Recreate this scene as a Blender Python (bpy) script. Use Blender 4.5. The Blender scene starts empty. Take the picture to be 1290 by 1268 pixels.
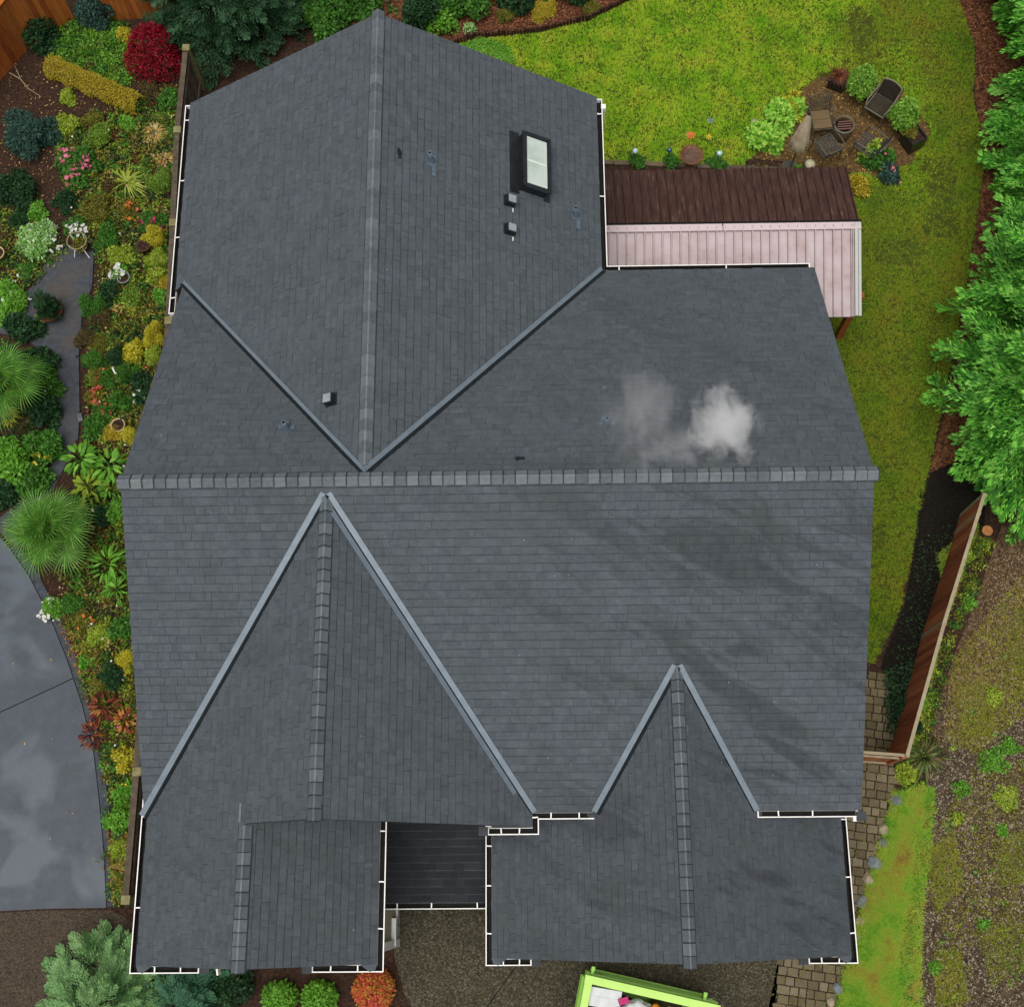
import bpy, math, random
import numpy as np
from mathutils import Vector, Matrix

rnd = random.Random(11)
rng = np.random.default_rng(11)
SC = bpy.context.scene
COL = SC.collection
R = math.radians

# ------------------------------------------------------------------ camera
F = 1606.0                     # focal length in photo pixels (1290 wide)
TH, ROLL, YAW = 0.3038, -0.0164, 0.0068
HC = 28.4                      # drone height, ground at z = 0
EV = 4.9                       # height of the upper eaves


def _lin(v):
    X, Y, Z = v
    cy, sy = math.cos(YAW), math.sin(YAW)
    x = cy * X - sy * Y
    y = sy * X + cy * Y
    cr, sr = math.cos(ROLL), math.sin(ROLL)
    x, z = cr * x + sr * Z, -sr * x + cr * Z
    ct, st = math.cos(TH), math.sin(TH)
    return x, y * ct + z * st, y * st - z * ct       # right, up, forward


_b = [_lin(e) for e in ((1, 0, 0), (0, 1, 0), (0, 0, 1))]
RIGHT = Vector([_b[i][0] for i in range(3)])
UP = Vector([_b[i][1] for i in range(3)])
FWD = Vector([_b[i][2] for i in range(3)])
CAM = Vector((0, 0, HC))


def ray(px, py):
    return FWD + RIGHT * ((px - 645) / F) - UP * ((py - 634) / F)


def at(px, py, z=0.0):
    d = ray(px, py)
    return CAM + d * ((z - HC) / d.z)


def hit(px, py, p, n):
    d = ray(px, py)
    return CAM + d * ((p - CAM).dot(n) / d.dot(n))


def pm(py, z=0.0):
    return (1532 + (py - 634) * .299) / (HC - z)


cd = bpy.data.cameras.new('camera')
cam = bpy.data.objects.new('camera', cd)
COL.objects.link(cam)
m = Matrix((RIGHT, UP, -FWD)).transposed().to_4x4()
m.translation = CAM
cam.matrix_world = m
cd.sensor_fit = 'HORIZONTAL'
cd.sensor_width = 36
cd.lens = F / 1290 * 36
cd.clip_end = 1000
SC.camera = cam

# ------------------------------------------------------------------ light
w = bpy.data.worlds.new("World")
SC.world = w
w.use_nodes = True
nt = w.node_tree
bg = nt.nodes['Background']
sky = nt.nodes.new('ShaderNodeTexSky')
sky.sky_type = 'NISHITA'
sky.sun_disc = False
sky.sun_elevation = R(76)
sky.sun_rotation = R(200)
sky.air_density = 1.0
sky.dust_density = 4.0
sky.ozone_density = 0.6
hs = nt.nodes.new('ShaderNodeHueSaturation')
hs.inputs['Saturation'].default_value = .28
nt.links.new(sky.outputs[0], hs.inputs['Color'])
nt.links.new(hs.outputs[0], bg.inputs[0])
bg.inputs[1].default_value = .055
sd = bpy.data.lights.new('sun', 'SUN')
sd.energy = 1.5
sd.angle = R(52)
sd.color = (1, .97, .92)
so = bpy.data.objects.new('sun', sd)
COL.objects.link(so)
so.rotation_euler = (R(14), 0, R(200 - 180) * -1)
SC.cycles.volume_bounces = 4
SC.view_settings.view_transform = 'Standard'
SC.view_settings.look = 'None'
SC.view_settings.exposure = .82
SC.view_settings.gamma = 1


# ------------------------------------------------------------------ materials
def hexc(s):
    r = [int(s[i:i + 2], 16) / 255 for i in (0, 2, 4)]
    return tuple((c / 12.92 if c < .04045 else ((c + .055) / 1.055) ** 2.4) for c in r) + (1,)


MATS = {}


def mat(name, cols, island=.5, scale=3.0, detail=4, rough=.85, spec=.25, metal=0.0, bump=0.0, bscale=60,
        trans=0.0, spread=1.0, coat=0.0, stretch=None):
    """procedural material: ramp over a mix of position noise and per-island random"""
    if name in MATS:
        return MATS[name]
    M = bpy.data.materials.new(name)
    M.use_nodes = True
    T = M.node_tree
    N, L = T.nodes, T.links
    P = N['Principled BSDF']
    P.inputs['Roughness'].default_value = rough
    P.inputs['Specular IOR Level'].default_value = spec
    P.inputs['Metallic'].default_value = metal
    P.inputs['Coat Weight'].default_value = coat
    G = N.new('ShaderNodeNewGeometry')
    cols = [hexc(c) if isinstance(c, str) else c for c in cols]
    src = G.outputs['Position']
    if stretch:
        mp = N.new('ShaderNodeMapping')
        mp.inputs['Scale'].default_value = stretch
        L.new(src, mp.inputs[0])
        src = mp.outputs[0]
    if len(cols) == 1:
        P.inputs['Base Color'].default_value = cols[0]
        out = None
    else:
        nz = N.new('ShaderNodeTexNoise')
        nz.inputs['Scale'].default_value = scale
        nz.inputs['Detail'].default_value = detail
        nz.inputs['Roughness'].default_value = .6
        L.new(src, nz.inputs['Vector'])
        mr = N.new('ShaderNodeMapRange')
        mr.inputs[1].default_value = .5 - .25 * spread
        mr.inputs[2].default_value = .5 + .25 * spread
        L.new(nz.outputs['Fac'], mr.inputs[0])
        fac = mr.outputs[0]
        if island > 0:
            mx = N.new('ShaderNodeMix')
            mx.inputs[0].default_value = island
            L.new(fac, mx.inputs[2])
            L.new(G.outputs['Random Per Island'], mx.inputs[3])
            fac = mx.outputs[0]
        rp = N.new('ShaderNodeValToRGB')
        e = rp.color_ramp.elements
        while len(e) < len(cols):
            e.new(.5)
        for i, c in enumerate(cols):
            e[i].position = .08 + .84 * i / (len(cols) - 1)
            e[i].color = c
        L.new(fac, rp.inputs[0])
        L.new(rp.outputs[0], P.inputs['Base Color'])
        out = rp.outputs[0]
    if bump > 0:
        bn = N.new('ShaderNodeTexNoise')
        bn.inputs['Scale'].default_value = bscale
        bn.inputs['Detail'].default_value = 3
        L.new(src, bn.inputs['Vector'])
        bp = N.new('ShaderNodeBump')
        bp.inputs['Strength'].default_value = bump
        bp.inputs['Distance'].default_value = .02
        L.new(bn.outputs['Fac'], bp.inputs['Height'])
        L.new(bp.outputs[0], P.inputs['Normal'])
    if trans > 0:
        tr = N.new('ShaderNodeBsdfTranslucent')
        if out:
            L.new(out, tr.inputs[0])
        else:
            tr.inputs[0].default_value = cols[0]
        ms = N.new('ShaderNodeMixShader')
        ms.inputs[0].default_value = trans
        L.new(P.outputs[0], ms.inputs[1])
        L.new(tr.outputs[0], ms.inputs[2])
        L.new(ms.outputs[0], N['Material Output'].inputs[0])
    MATS[name] = M
    return M


def lf(name, *cols, island=.6, scale=4, rough=.6, trans=.3, spec=.3):
    return mat(name, list(cols), island=island, scale=scale, rough=rough, trans=trans, spec=spec)


# ------------------------------------------------------------------ mesh helpers
def link(o, parent=None):
    COL.objects.link(o)
    if parent is not None:
        o.parent = parent
        o.matrix_parent_inverse = Matrix.Identity(4)
    return o


def tag(o, label=None, cat=None, group=None, kind=None):
    if label:
        o['label'] = label
    if cat:
        o['category'] = cat
    if group:
        o['group'] = group
    if kind:
        o['kind'] = kind
    return o


def empty(name, loc, label, cat, group=None, rz=0.0):
    o = bpy.data.objects.new(name, None)
    o.empty_display_size = .2
    link(o)
    o.location = loc
    o.rotation_euler = (0, 0, rz)
    return tag(o, label, cat, group)


def obj_np(name, V, Fc, material, parent=None, smooth=False, mi=None):
    """V (n,3); Fc (m,k) array of equal-size faces, or a list of faces"""
    me = bpy.data.meshes.new(name)
    if isinstance(Fc, np.ndarray):
        V = np.asarray(V, dtype=np.float32)
        me.vertices.add(len(V))
        me.vertices.foreach_set('co', V.ravel())
        m_, k = Fc.shape
        me.loops.add(m_ * k)
        me.loops.foreach_set('vertex_index', Fc.astype(np.int32).ravel())
        me.polygons.add(m_)
        me.polygons.foreach_set('loop_start', np.arange(0, m_ * k, k, dtype=np.int32))
        me.update(calc_edges=True)
    else:
        me.from_pydata([tuple(v) for v in V], [], Fc)
        me.update()
    ms = material if isinstance(material, (list, tuple)) else [material]
    for x in ms:
        me.materials.append(x)
    if mi is not None:
        me.polygons.foreach_set('material_index', np.asarray(mi, dtype=np.int32))
    if smooth:
        me.polygons.foreach_set('use_smooth', np.ones(len(me.polygons), dtype=bool))
    o = bpy.data.objects.new(name, me)
    return link(o, parent)


class MB:
    """collects shapes into one mesh"""

    def __init__(s):
        s.v, s.f, s.m = [], [], []

    def add(s, vs, fs, mi=0):
        b = len(s.v)
        s.v += [tuple(x) for x in vs]
        s.f += [tuple(b + i for i in f) for f in fs]
        s.m += [mi] * len(fs)
        return s

    def box(s, c, size, rz=0.0, mi=0, M=None):
        x, y, z = (q / 2 for q in size)
        vs = []
        for dz in (-z, z):
            for dx, dy in ((-x, -y), (x, -y), (x, y), (-x, y)):
                p = Vector((dx * math.cos(rz) - dy * math.sin(rz), dx * math.sin(rz) + dy * math.cos(rz), dz)) + Vector(c)
                vs.append(M @ p if M is not None else p)
        s.add(vs, [(3, 2, 1, 0), (4, 5, 6, 7), (0, 1, 5, 4), (1, 2, 6, 5), (2, 3, 7, 6), (3, 0, 4, 7)], mi)
        return s

    def tube(s, pts, r, seg=8, mi=0, cap=True):
        pts = [Vector(p) for p in pts]
        rr = r if isinstance(r, (list, tuple)) else [r] * len(pts)
        b = len(s.v)
        for i, p in enumerate(pts):
            t = (pts[min(i + 1, len(pts) - 1)] - pts[max(i - 1, 0)]).normalized()
            a = t.orthogonal().normalized() if i == 0 else (a - t * a.dot(t)).normalized()
            c = t.cross(a)
            for k in range(seg):
                q = 2 * math.pi * k / seg
                s.v.append(tuple(p + (a * math.cos(q) + c * math.sin(q)) * rr[i]))
        for i in range(len(pts) - 1):
            for k in range(seg):
                k2 = (k + 1) % seg
                s.f.append((b + i * seg + k, b + i * seg + k2, b + (i + 1) * seg + k2, b + (i + 1) * seg + k))
                s.m.append(mi)
        if cap:
            s.f.append(tuple(b + k for k in range(seg))[::-1])
            s.f.append(tuple(b + (len(pts) - 1) * seg + k for k in range(seg)))
            s.m += [mi, mi]
        return s

    def lathe(s, prof, c=(0, 0, 0), seg=24, mi=0):
        b = len(s.v)
        for r_, z in prof:
            for k in range(seg):
                q = 2 * math.pi * k / seg
                s.v.append((c[0] + r_ * math.cos(q), c[1] + r_ * math.sin(q), c[2] + z))
        for i in range(len(prof) - 1):
            for k in range(seg):
                k2 = (k + 1) % seg
                s.f.append((b + i * seg + k, b + i * seg + k2, b + (i + 1) * seg + k2, b + (i + 1) * seg + k))
                s.m.append(mi)
        return s

    def prism(s, poly, z0, z1, mi=0):
        n = len(poly)
        s.add([(p[0], p[1], z0) for p in poly] + [(p[0], p[1], z1) for p in poly],
              [tuple(range(n))[::-1], tuple(range(n, 2 * n))] + [(i, (i + 1) % n, n + (i + 1) % n, n + i) for i in range(n)], mi)
        return s

    def build(s, name, material, parent=None, smooth=False):
        return obj_np(name, s.v, s.f, material, parent, smooth, s.m)


def frames(axis, nrm):
    """rotation matrices with columns side, axis, normal"""
    a = axis / np.linalg.norm(axis, axis=1, keepdims=True)
    n = nrm - a * (nrm * a).sum(1, keepdims=True)
    n /= np.maximum(np.linalg.norm(n, axis=1, keepdims=True), 1e-6)
    s = np.cross(a, n)
    return np.stack([s, a, n], axis=2)


def inst(tv, tf, Rm, pos, sc):
    """copies of a template mesh as arrays"""
    n, k = len(pos), len(tv)
    sc = np.asarray(sc)
    if sc.ndim == 1:
        sc = np.repeat(sc[:, None], 3, 1)
    loc = tv[None] * sc[:, None, :]
    V = np.einsum('nij,nkj->nki', Rm, loc) + pos[:, None, :]
    Fc = tf[None] + (np.arange(n) * k)[:, None, None]
    return V.reshape(-1, 3), Fc.reshape(-1, tf.shape[1])


def cat2(parts):
    Vs, Fs, b = [], [], 0
    for V, Fc in parts:
        Vs.append(V)
        Fs.append(Fc + b)
        b += len(V)
    return np.concatenate(Vs), np.concatenate(Fs)


LEAF_V = np.array([(0, 0, 0), (-.28, .45, .08), (0, 1, -.06), (.28, .45, .08), (0, .5, 0)], float)
LEAF_F = np.array([(0, 4, 1), (1, 4, 2), (0, 3, 4), (3, 2, 4)])
NEED_V = np.array([(-.09, 0, 0), (.09, 0, 0), (.12, .55, .03), (0, 1, 0), (-.12, .55, .03)], float)
NEED_F = np.array([(0, 1, 2), (0, 2, 4), (4, 2, 3)])
ROUND_V = np.array([(math.cos(a) * .5, math.sin(a) * .5 + .5, .07 * (i % 2)) for i, a in
                    enumerate(np.linspace(0, 2 * math.pi, 6, endpoint=False))] + [(0, .5, -.06)], float)
ROUND_F = np.array([(6, i, (i + 1) % 6) for i in range(6)])


def unit(n):
    v = rng.normal(size=(n, 3))
    return v / np.linalg.norm(v, axis=1, keepdims=True)


# ------------------------------------------------------------------ plants
def blob_points(n, rx, ry, h, lumps=9, low=.0, tight=False):
    """points and normals over a lumpy dome, base at z=0"""
    cs = unit(lumps)
    cs[:, 2] = np.abs(cs[:, 2]) * .9 + .05
    cs *= rng.uniform(.4, .84, (lumps, 1))
    rs = rng.uniform(.2, .46, lumps)
    if tight:
        cs *= .66
        rs = rng.uniform(.36, .46, lumps)
    cs = np.vstack([cs, [[0, 0, .3]]])
    rs = np.append(rs, .72 if tight else .5)
    k = rng.choice(len(rs), n * 3, p=rs ** 2 / (rs ** 2).sum())
    u = unit(n * 3)
    u[:, 2] = np.where(u[:, 2] < -.3, -u[:, 2], u[:, 2])
    p = cs[k] + u * rs[k][:, None] * rng.uniform(.78, 1.03, (n * 3, 1))
    d = np.linalg.norm(p[:, None] - cs[None], axis=2) / rs[None]
    ok = (d.min(1) > .72) & (p[:, 2] > low - .02)
    p, u = p[ok][:n], u[ok][:n]
    S = np.array([rx, ry, h])
    return p * S, u / S * min(rx, ry, h)


def leaves(p, u, size, tv=LEAF_V, tf=LEAF_F, droop=.25, jit=.7, up=.35, vary=.5):
    n = len(p)
    nr = u + np.array([0, 0, up]) + rng.normal(size=(n, 3)) * jit * .5
    ax = unit(n) * .8 + u * .7 + np.array([0, 0, -droop])
    return inst(tv, tf, frames(ax, nr), p, size * rng.uniform(1 - vary, 1 + vary, n))


def rot2(p, a):
    c, s = math.cos(a), math.sin(a)
    q = p.copy()
    q[:, 0] = p[:, 0] * c - p[:, 1] * s
    q[:, 1] = p[:, 0] * s + p[:, 1] * c
    return q


M_STEM = mat('stem_bark', ['3a2a1c', '574636'], island=0, scale=20)


def shrub(name, label, cat, px, py, rp, m_, leaf=.07, h=None, dens=1.0, ry=None, ang=0.0, lumps=9, tmpl='leaf',
          flower=None, group=None, zb=0.0, stem=True, up=.35, tight=False):
    r_ = rp / pm(py)
    h = h if h else r_ * 1.15
    ryy = (ry / pm(py)) if ry else r_
    c = at(px, py, zb + h * .45)
    root = empty(name, (c.x, c.y, zb), label, cat, group)
    area = 2 * math.pi * (r_ * ryy + (r_ + ryy) * h) / 3
    n = int(min(7000, max(90, dens * 3.2 * area / (leaf * leaf * .42))))
    p, u = blob_points(n, r_ * .95, ryy * .95, h * .95, lumps, 0, tight)
    p, u = rot2(p, ang), rot2(u, ang)
    tv, tf = {'leaf': (LEAF_V, LEAF_F), 'need': (NEED_V, NEED_F), 'round': (ROUND_V, ROUND_F)}[tmpl]
    V, Fc = leaves(p, u, leaf, tv, tf, up=up)
    obj_np('foliage', V, Fc, m_, root)
    if stem and r_ > .15:
        b = MB()
        for k in range(5):
            a = 2 * math.pi * k / 5 + rnd.random()
            b.tube([(0, 0, -.02), (math.cos(a) * r_ * .3, math.sin(a) * r_ * .3, h * .4),
                    (math.cos(a) * r_ * .6, math.sin(a) * r_ * .6, h * .72)], [.02, .014, .006], 5)
        b.build('stem', M_STEM, root)
    if flower:
        fm, nf, fs = flower
        q, uq = blob_points(nf, r_ * 1.0, ryy * 1.0, h * 1.03, lumps, .2)
        q, uq = rot2(q, ang), rot2(uq, ang)
        for grp in (np.array_split(np.arange(nf), nf) if nf <= 60 else [np.arange(nf)]):
            parts = []
            for _ in range(3):
                parts.append(leaves(q[grp] + rng.normal(size=q[grp].shape) * fs * .12, uq[grp], fs, ROUND_V, ROUND_F, up=.7, jit=.9))
            V, Fc = cat2(parts)
            obj_np('flower' if nf <= 60 else 'flowers', V, Fc, fm, root)
    return root


def strap_mesh(n, length, width, rise, droop, seg=6, spread=1.0, base=.03):
    """arching strap leaves around a centre"""
    az = rng.uniform(0, 2 * math.pi, n)
    ln = length * rng.uniform(.65, 1.1, n)
    el = np.clip(rise + rng.normal(size=n) * .28 * spread, .05, 1.5)
    t = np.linspace(0, 1, seg + 1)
    V = np.zeros((n, seg + 1, 2, 3))
    for i, tt in enumerate(t):
        rr = ln * (np.cos(el) * tt) + base
        zz = ln * (np.sin(el) * tt - droop * tt ** 2.2) + .02
        wd = width * (1 - tt ** 2.5) * (.55 + .45 * min(1, tt * 4)) + .001
        c = np.stack([np.cos(az) * rr, np.sin(az) * rr, np.maximum(zz, .02)], 1)
        s = np.stack([-np.sin(az), np.cos(az), np.full(n, .25)], 1) * wd[:, None] if np.ndim(wd) else \
            np.stack([-np.sin(az), np.cos(az), np.full(n, .25)], 1) * wd
        V[:, i, 0] = c - s
        V[:, i, 1] = c + s
    idx = np.arange(n * (seg + 1) * 2).reshape(n, seg + 1, 2)
    Fc = np.stack([idx[:, :-1, 0], idx[:, :-1, 1], idx[:, 1:, 1], idx[:, 1:, 0]], -1).reshape(-1, 4)
    return V.reshape(-1, 3), Fc


def straps(name, label, cat, px, py, rp, m_, n=60, width=.012, rise=.8, droop=.7, group=None, zb=0.0, spread=1.0):
    r_ = rp / pm(py)
    c = at(px, py, zb + r_ * .3)
    root = empty(name, (c.x, c.y, zb), label, cat, group)
    V, Fc = strap_mesh(n, r_ * 1.15, width, rise, droop, spread=spread)
    obj_np('foliage', V, Fc, m_, root)
    return root


BIG_V = np.array([(0, 0, 0), (-.16, .15, .03), (0, .18, -.01), (.16, .15, .03), (-.3, .42, .06), (0, .45, 0), (.3, .42, .06),
                  (-.2, .75, .02), (0, .76, -.04), (.2, .75, .02), (0, 1, -.14)], float)
BIG_F = np.array([(0, 2, 1), (0, 3, 2), (1, 2, 5), (1, 5, 4), (2, 3, 6), (2, 6, 5), (4, 5, 8), (4, 8, 7), (5, 6, 9), (5, 9, 8),
                  (7, 8, 10), (8, 9, 10)])


def rosette(name, label, cat, px, py, rp, m_, n=40, leafw=.8, h=.35, group=None, flower=None, zb=0.0, size=.5):
    """broad leaves rising from a crown (hosta-like)"""
    r_ = rp / pm(py)
    c = at(px, py, zb + h * .5)
    root = empty(name, (c.x, c.y, zb), label, cat, group)
    az = rng.uniform(0, 2 * math.pi, n)
    q = np.sqrt(rng.uniform(.0, 1, n))
    p = np.stack([np.cos(az) * q * r_ * .6, np.sin(az) * q * r_ * .6, h * (1.0 - .55 * q ** 2) * rng.uniform(.75, 1.1, n)], 1)
    ax = np.stack([np.cos(az), np.sin(az), .35 - .7 * q], 1) + rng.normal(size=(n, 3)) * .25
    nr = np.array([0, 0, 1.0]) + rng.normal(size=(n, 3)) * .25
    s = r_ * size * rng.uniform(.7, 1.2, n)
    V, Fc = inst(BIG_V, BIG_F, frames(ax, nr), p, np.stack([s * leafw, s, s], 1))
    obj_np('foliage', V, Fc, m_, root, smooth=True)
    b = MB()
    for k in range(min(n, 12)):
        b.tube([(0, 0, 0), tuple(p[k])], [.012, .006], 4)
    b.build('stem', m_, root)
    if flower:
        fm, nf, fs = flower
        qq = np.stack([rng.uniform(-1, 1, nf) * r_ * .7, rng.uniform(-1, 1, nf) * r_ * .7, np.full(nf, h * 1.1)], 1)
        V, Fc = cat2([leaves(qq, np.tile([[0, 0, 1.0]], (nf, 1)), fs, ROUND_V, ROUND_F) for _ in range(2)])
        obj_np('flowers', V, Fc, fm, root)
    return root


def spray_template(twigs=17, per=6, wid=.5, droop=.25, fine=1.0):
    """flat feathery conifer spray along +y, unit length"""
    P, A, S = [], [], []
    for i in range(twigs):
        t = .08 + .9 * i / (twigs - 1)
        side = 1 if i % 2 else -1
        L = wid * (1 - t) ** .7 * (.6 + .4 * min(1, t * 4)) + .10
        ang = R(50 - 20 * t + rnd.uniform(-9, 9))
        d = np.array([side * math.sin(ang), math.cos(ang), rnd.uniform(-.25, .12)])
        base = np.array([0, t, -droop * t * t])
        for k in range(per):
            q = (k + .4) / per
            pt = base + d * L * q + np.array([0, 0, -.12 * (L * q) ** 2])
            sd = 1 if (k + i) % 2 else -1
            P.append(pt)
            A.append(d + np.array([sd * .55, .1, rnd.uniform(-.1, .25)]))
            S.append(.13 * (1.25 - .5 * q))
        P.append(base + d * L * .8)
        A.append(d)
        S.append(.12)
    for k in range(7):
        P.append(np.array([0, .15 + .8 * k / 6, -droop * (.15 + .8 * k / 6) ** 2]))
        A.append(np.array([rnd.uniform(-.4, .4), 1, -.1]))
        S.append(.15)
    P, A, S = np.array(P), np.array(A), np.array(S) * fine
    nr = np.tile([[0, 0, 1.0]], (len(P), 1)) + rng.normal(size=P.shape) * .25
    tv = NEED_V * np.array([1.12, 1, 1])
    V, Fc = inst(tv, NEED_F, frames(A, nr), P, S)
    edge_ = (np.abs(P[:, 0]) / wid + np.maximum(P[:, 1] - .45, 0)) > .55
    edge_ &= rng.uniform(0, 1, len(P)) < .45
    return V, Fc, np.repeat(edge_.astype(int), len(NEED_F))


def conifer(name, label, px, py, z0, h, rad, m_, n=420, L=.9, group=None, prof=None, pitch=(-.1, .35), cat='tree', trunk=.14,
            low=.06, wid=.5, tips=None, fine=1.0):
    """evergreen with feathery sprays; px,py is where its trunk meets the ground"""
    c = at(px, py, z0)
    root = empty(name, (c.x, c.y, z0), label, cat, group)
    NT = 6
    tmpl = [spray_template(rnd.choice((13, 16, 19)), 6, wid * rnd.uniform(.75, 1.3), rnd.uniform(.1, .4), fine) for _ in range(NT)]
    mis = []
    prof = prof or (lambda t: (1 - t) ** .75 * (.75 + .25 * min(1, t * 5)))
    parts = []
    tt = low + (1 - low) * (1 - np.sqrt(rng.uniform(0, 1, n)) ** 1.15)
    az = rng.uniform(0, 2 * math.pi, n)
    lob = 1 + .16 * np.sin(az * 3 + rnd.random() * 6) * np.sin(tt * 9 + 1) + .12 * np.sin(az * 7 + tt * 15)
    rr = rad * np.array([prof(t) for t in tt]) * lob * np.where(rng.uniform(0, 1, n) < .3, rng.uniform(.4, .75, n), rng.uniform(.78, 1.12, n))
    ln = L * rng.uniform(.7, 1.25, n) * (.55 + .45 * (1 - tt))
    r0 = np.maximum(rr - ln * .85, .03)
    p = np.stack([np.cos(az) * r0, np.sin(az) * r0, h * tt], 1)
    el = rng.uniform(pitch[0], pitch[1], n)
    azj = az + rng.normal(size=n) * .3
    ax = np.stack([np.cos(azj) * np.cos(el), np.sin(azj) * np.cos(el), np.sin(el)], 1)
    nr = np.array([0, 0, 1.0]) + rng.normal(size=(n, 3)) * .3 + np.stack([np.cos(az), np.sin(az), np.zeros(n)], 1) * .5
    k = rng.integers(0, NT, n)
    for q in range(NT):
        s = k == q
        if s.any():
            parts.append(inst(tmpl[q][0], tmpl[q][1], frames(ax[s], nr[s]), p[s], ln[s]))
            mis.append(np.tile(tmpl[q][2], int(s.sum())))
    V, Fc = cat2(parts)
    obj_np('crown', V, Fc, [m_, tips or m_], root, mi=np.concatenate(mis))
    b = MB()
    b.tube([(0, 0, -.05), (0, 0, h * .4), (0, 0, h * .93)], [trunk, trunk * .7, trunk * .15], 10)
    for i in range(0, n, 9):
        b.tube([(0, 0, max(.05, p[i, 2] - .15)), tuple(p[i] + ax[i] * ln[i] * .35)], [.022, .008], 4)
    b.build('trunk', M_STEM, root)
    return root


def fan_palm(name, label, px, py, m_, th, nleaf=18, fr=.6, group=None):
    c = at(px, py, th)
    root = empty(name, (c.x, c.y, 0), label, 'palm', group)
    b = MB()
    b.tube([(0, 0, -.05), (.02, 0, th * .5), (0, 0, th)], [.13, .12, .09], 10)
    for i in range(70):
        a, z = rnd.uniform(0, 6.28), rnd.uniform(.1, th)
        b.tube([(math.cos(a) * .11, math.sin(a) * .11, z), (math.cos(a) * .17, math.sin(a) * .17, z + .08)], [.012, .003], 4)
    b.build('trunk', mat('palm_fibre', ['3c2e1f', '6b573c'], island=.7, scale=30), root)
    for i in range(nleaf):
        az = i * 2.39996 + rnd.uniform(-.2, .2)
        f_ = i / (nleaf - 1)
        el = R(78 - 88 * f_ + rnd.uniform(-7, 7))
        d = Vector((math.cos(az) * math.cos(el), math.sin(az) * math.cos(el), math.sin(el)))
        pl = .30 + .32 * f_
        tip = Vector((0, 0, th)) + d * pl
        fb = MB()
        fb.tube([(0, 0, th - .03), tip], [.014, .009], 5)
        side = d.cross(Vector((0, 0, 1))).normalized()
        up = side.cross(d).normalized()
        nseg = 34
        for k in range(nseg):
            a = (k / (nseg - 1) - .5) * R(300)
            ln = fr * (.62 + .38 * math.cos(a * .55)) * rnd.uniform(.9, 1.05)
            dirv = (d * math.cos(a) + side * math.sin(a)).normalized()
            wv = dirv.cross(up).normalized() * .011
            p1 = tip + dirv * ln * .35 + up * .02
            p2 = tip + dirv * ln * .72 + up * .01 - Vector((0, 0, .05 * ln))
            p3 = tip + dirv * ln - Vector((0, 0, .26 * ln + .03 * rnd.random()))
            fb.add([tip - wv * .3, tip + wv * .3, p1 + wv * 1.25, p1 - wv * 1.25, p2 + wv, p2 - wv, p3],
                   [(0, 1, 2, 3), (3, 2, 4, 5), (5, 4, 6)])
        fb.build('frond', m_, root)
    return root


# ------------------------------------------------------------------ ground regions
def region(name, pts, z, m_, thick=0.0):
    P = [at(x, y, z) for x, y in pts]
    b = MB()
    if thick:
        b.prism([(p.x, p.y) for p in P], z - thick, z)
    else:
        b.add([(p.x, p.y, z) for p in P], [tuple(range(len(P)))])
        me = b
    o = b.build(name, m_)
    # triangulate cleanly
    import bmesh
    bm = bmesh.new()
    bm.from_mesh(o.data)
    bmesh.ops.triangulate(bm, faces=[f for f in bm.faces if len(f.verts) > 4])
    bmesh.ops.recalc_face_normals(bm, faces=bm.faces)
    bm.to_mesh(o.data)
    bm.free()
    if not thick and o.data.polygons[0].normal.z < 0:
        o.data.flip_normals()
    return tag(o, kind='structure')


def wpoly(pts):
    return np.array([(at(x, y).x, at(x, y).y) for x, y in pts])


def inside(P, poly):
    x, y = P[:, 0], P[:, 1]
    r_ = np.zeros(len(P), bool)
    j = len(poly) - 1
    for i in range(len(poly)):
        xi, yi = poly[i]
        xj, yj = poly[j]
        c = ((yi > y) != (yj > y)) & (x < (xj - xi) * (y - yi) / (yj - yi + 1e-12) + xi)
        r_ ^= c
        j = i
    return r_


def rand_in(poly, n):
    lo, hi = poly.min(0), poly.max(0)
    out = np.zeros((0, 2))
    while len(out) < n:
        q = rng.uniform(lo, hi, (n, 2))
        out = np.vstack([out, q[inside(q, poly)]])
    return out[:n]


def vnoise(P, cell, seed):
    """smooth value noise on a grid, numpy"""
    g = np.random.default_rng(seed).uniform(0, 1, (256, 256))
    q = P / cell + 100
    i = np.floor(q).astype(int)
    f = q - i
    f = f * f * (3 - 2 * f)
    i %= 255
    a = g[i[:, 0], i[:, 1]] * (1 - f[:, 0]) + g[i[:, 0] + 1, i[:, 1]] * f[:, 0]
    b = g[i[:, 0], i[:, 1] + 1] * (1 - f[:, 0]) + g[i[:, 0] + 1, i[:, 1] + 1] * f[:, 0]
    return a * (1 - f[:, 1]) + b * f[:, 1]


def grass(name, pts, n, m_, label, hgt=.06, blades=4, cat='grass', z=.012, width=.006):
    P = rand_in(wpoly(pts), n)
    P = np.repeat(P, blades, 0) + rng.normal(size=(n * blades, 2)) * .018
    k = len(P)
    az = rng.uniform(0, 2 * math.pi, k)
    h = hgt * rng.uniform(.5, 1.3, k)
    lean = rng.uniform(.3, 1.3, k)
    d = np.stack([np.cos(az), np.sin(az)], 1)
    s = np.stack([-np.sin(az), np.cos(az)], 1) * width
    V = np.zeros((k, 3, 3))
    V[:, 0, :2] = P - s
    V[:, 1, :2] = P + s
    V[:, 2, :2] = P + d * (h * lean)[:, None]
    V[:, :2, 2] = z
    V[:, 2, 2] = z + h * .8
    o = obj_np(name, V.reshape(-1, 3), np.arange(k * 3).reshape(-1, 3), m_)
    return tag(o, label, cat, kind='stuff')


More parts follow.
